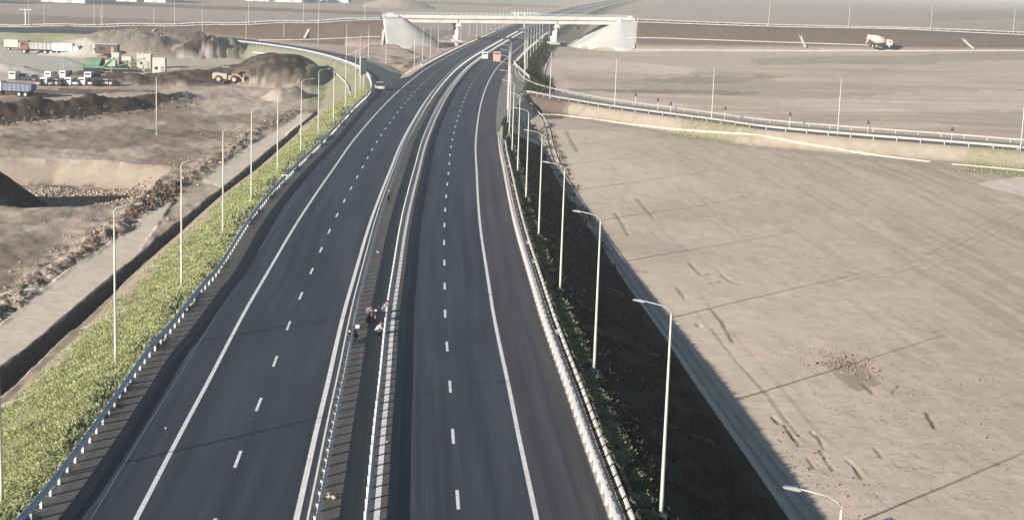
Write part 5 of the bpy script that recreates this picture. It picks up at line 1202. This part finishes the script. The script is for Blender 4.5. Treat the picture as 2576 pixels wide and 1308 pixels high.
spx = [(-60, 815), (0, 775), (110, 690), (230, 610), (310, 560), (370, 500), (440, 465), (560, 395), (640, 330), (740, 285)]
X_, Y_ = along(spx, -4.7, 2600, 1.0); k_ = (fbm(X_ / 2, Y_ / 3, 2, 5) > .48) & ~inpoly(X_, Y_, SERV1); clods('soil_clods', 'dark clods of dug soil along the left edge of the service track', X_[k_], Y_[k_], rng.gamma(2, .03, k_.sum()) + .02, cm)
X_, Y_ = along(spx, -4.7, 1600, 3.2); k_ = ~inpoly(X_, Y_, SERV1) & ~inpoly(X_, Y_, SERV2); clods('soil_clods', 'dry clods scattered over the dug ground left of the service track', X_[k_], Y_[k_], rng.gamma(2, .035, k_.sum()) + .02, cm2)
X_, Y_ = inq([(70, 478), (380, 472), (400, 480), (320, 512), (60, 514)], -8, 5200); clods('pit_rubble', 'rubble on the floor of the pit', X_, Y_, rng.gamma(2, .04, len(X_)) + .02, cm2)
X_, Y_ = inq([(380, 470), (460, 455), (440, 500), (340, 545), (300, 545)], -4.7, 1600); clods('soil_clods', 'dark lumps between the pit and the service track', X_, Y_, rng.gamma(2, .06, len(X_)) + .03, cm)
g0 = at(2120, 915, -4.8); X_ = g0.x + rng.normal(0, 1.25, 1300); Y_ = g0.y + rng.normal(0, 2.1, 1300) - .35 * (X_ - g0.x); clods('field_stones', 'patch of brown stones in the right foreground field', X_, Y_, rng.gamma(1.6, .020, len(X_)) + .008, mat('field clods', (.24, .19, .15), .95, 0, .25, .6))
X_, Y_ = inq([(2170, 930), (2500, 930), (2500, 1110), (2200, 1000)], -4.0, 500); clods('field_stones', 'brown clods strewn across the lower right field', X_, Y_, rng.gamma(1.6, .02, len(X_)) + .01, mat('field clods', (.24, .19, .15), .95, 0, .25, .6))
X_, Y_ = inq([(1930, 1030), (2000, 1060), (2200, 1200), (2250, 1290), (2150, 1290), (2000, 1150)], -4.0, 420); clods('field_stones', 'small dark clods along the eroded edge of the lower right field', X_, Y_, rng.gamma(1.6, .02, len(X_)) + .01, mat('field clods', (.24, .19, .15), .95, 0, .25, .6))
X_, Y_ = inq([(-60, 290), (120, 284), (300, 272), (480, 250), (540, 244), (500, 262), (250, 296), (0, 318), (-60, 322)], -4, 700); clods('soil_clods', 'dark lumps on the earth bank across the site', X_, Y_, rng.gamma(2, .09, len(X_)) + .05, cm)
X_, Y_ = inq([(1985, 110), (2000, 110), (2195, 122), (2195, 116)], -1, 260); clods('field_stones', 'pale rubble left of the concrete mixer', X_, Y_, rng.gamma(2, .22, len(X_)) + .1, mat('pale rubble', (.55, .47, .41), .9))

# ------------------------------------------------------------------ haze
hzb = MB().box((0, 3600, 12), (9000, 8400, 44)).build('haze', mat('x', (1, 1, 1)))
hm = bpy.data.materials.new('haze air'); hm.use_nodes = True; t = hm.node_tree; t.nodes.remove(t.nodes['Principled BSDF'])
pv = t.nodes.new('ShaderNodeVolumePrincipled'); pv.inputs['Density'].default_value = HAZE; pv.inputs['Color'].default_value = (.93, .94, .96, 1); pv.inputs['Anisotropy'].default_value = 0.0
t.links.new(pv.outputs[0], t.nodes['Material Output'].inputs['Volume']); hzb.data.materials.clear(); hzb.data.materials.append(hm); tag(hzb, kind='stuff')
for _o in sc.objects:
    if 'label' in _o.keys() and not 4 <= len(_o['label'].split()) <= 16: print('LABEL', _o.name, len(_o['label'].split()), _o['label'])
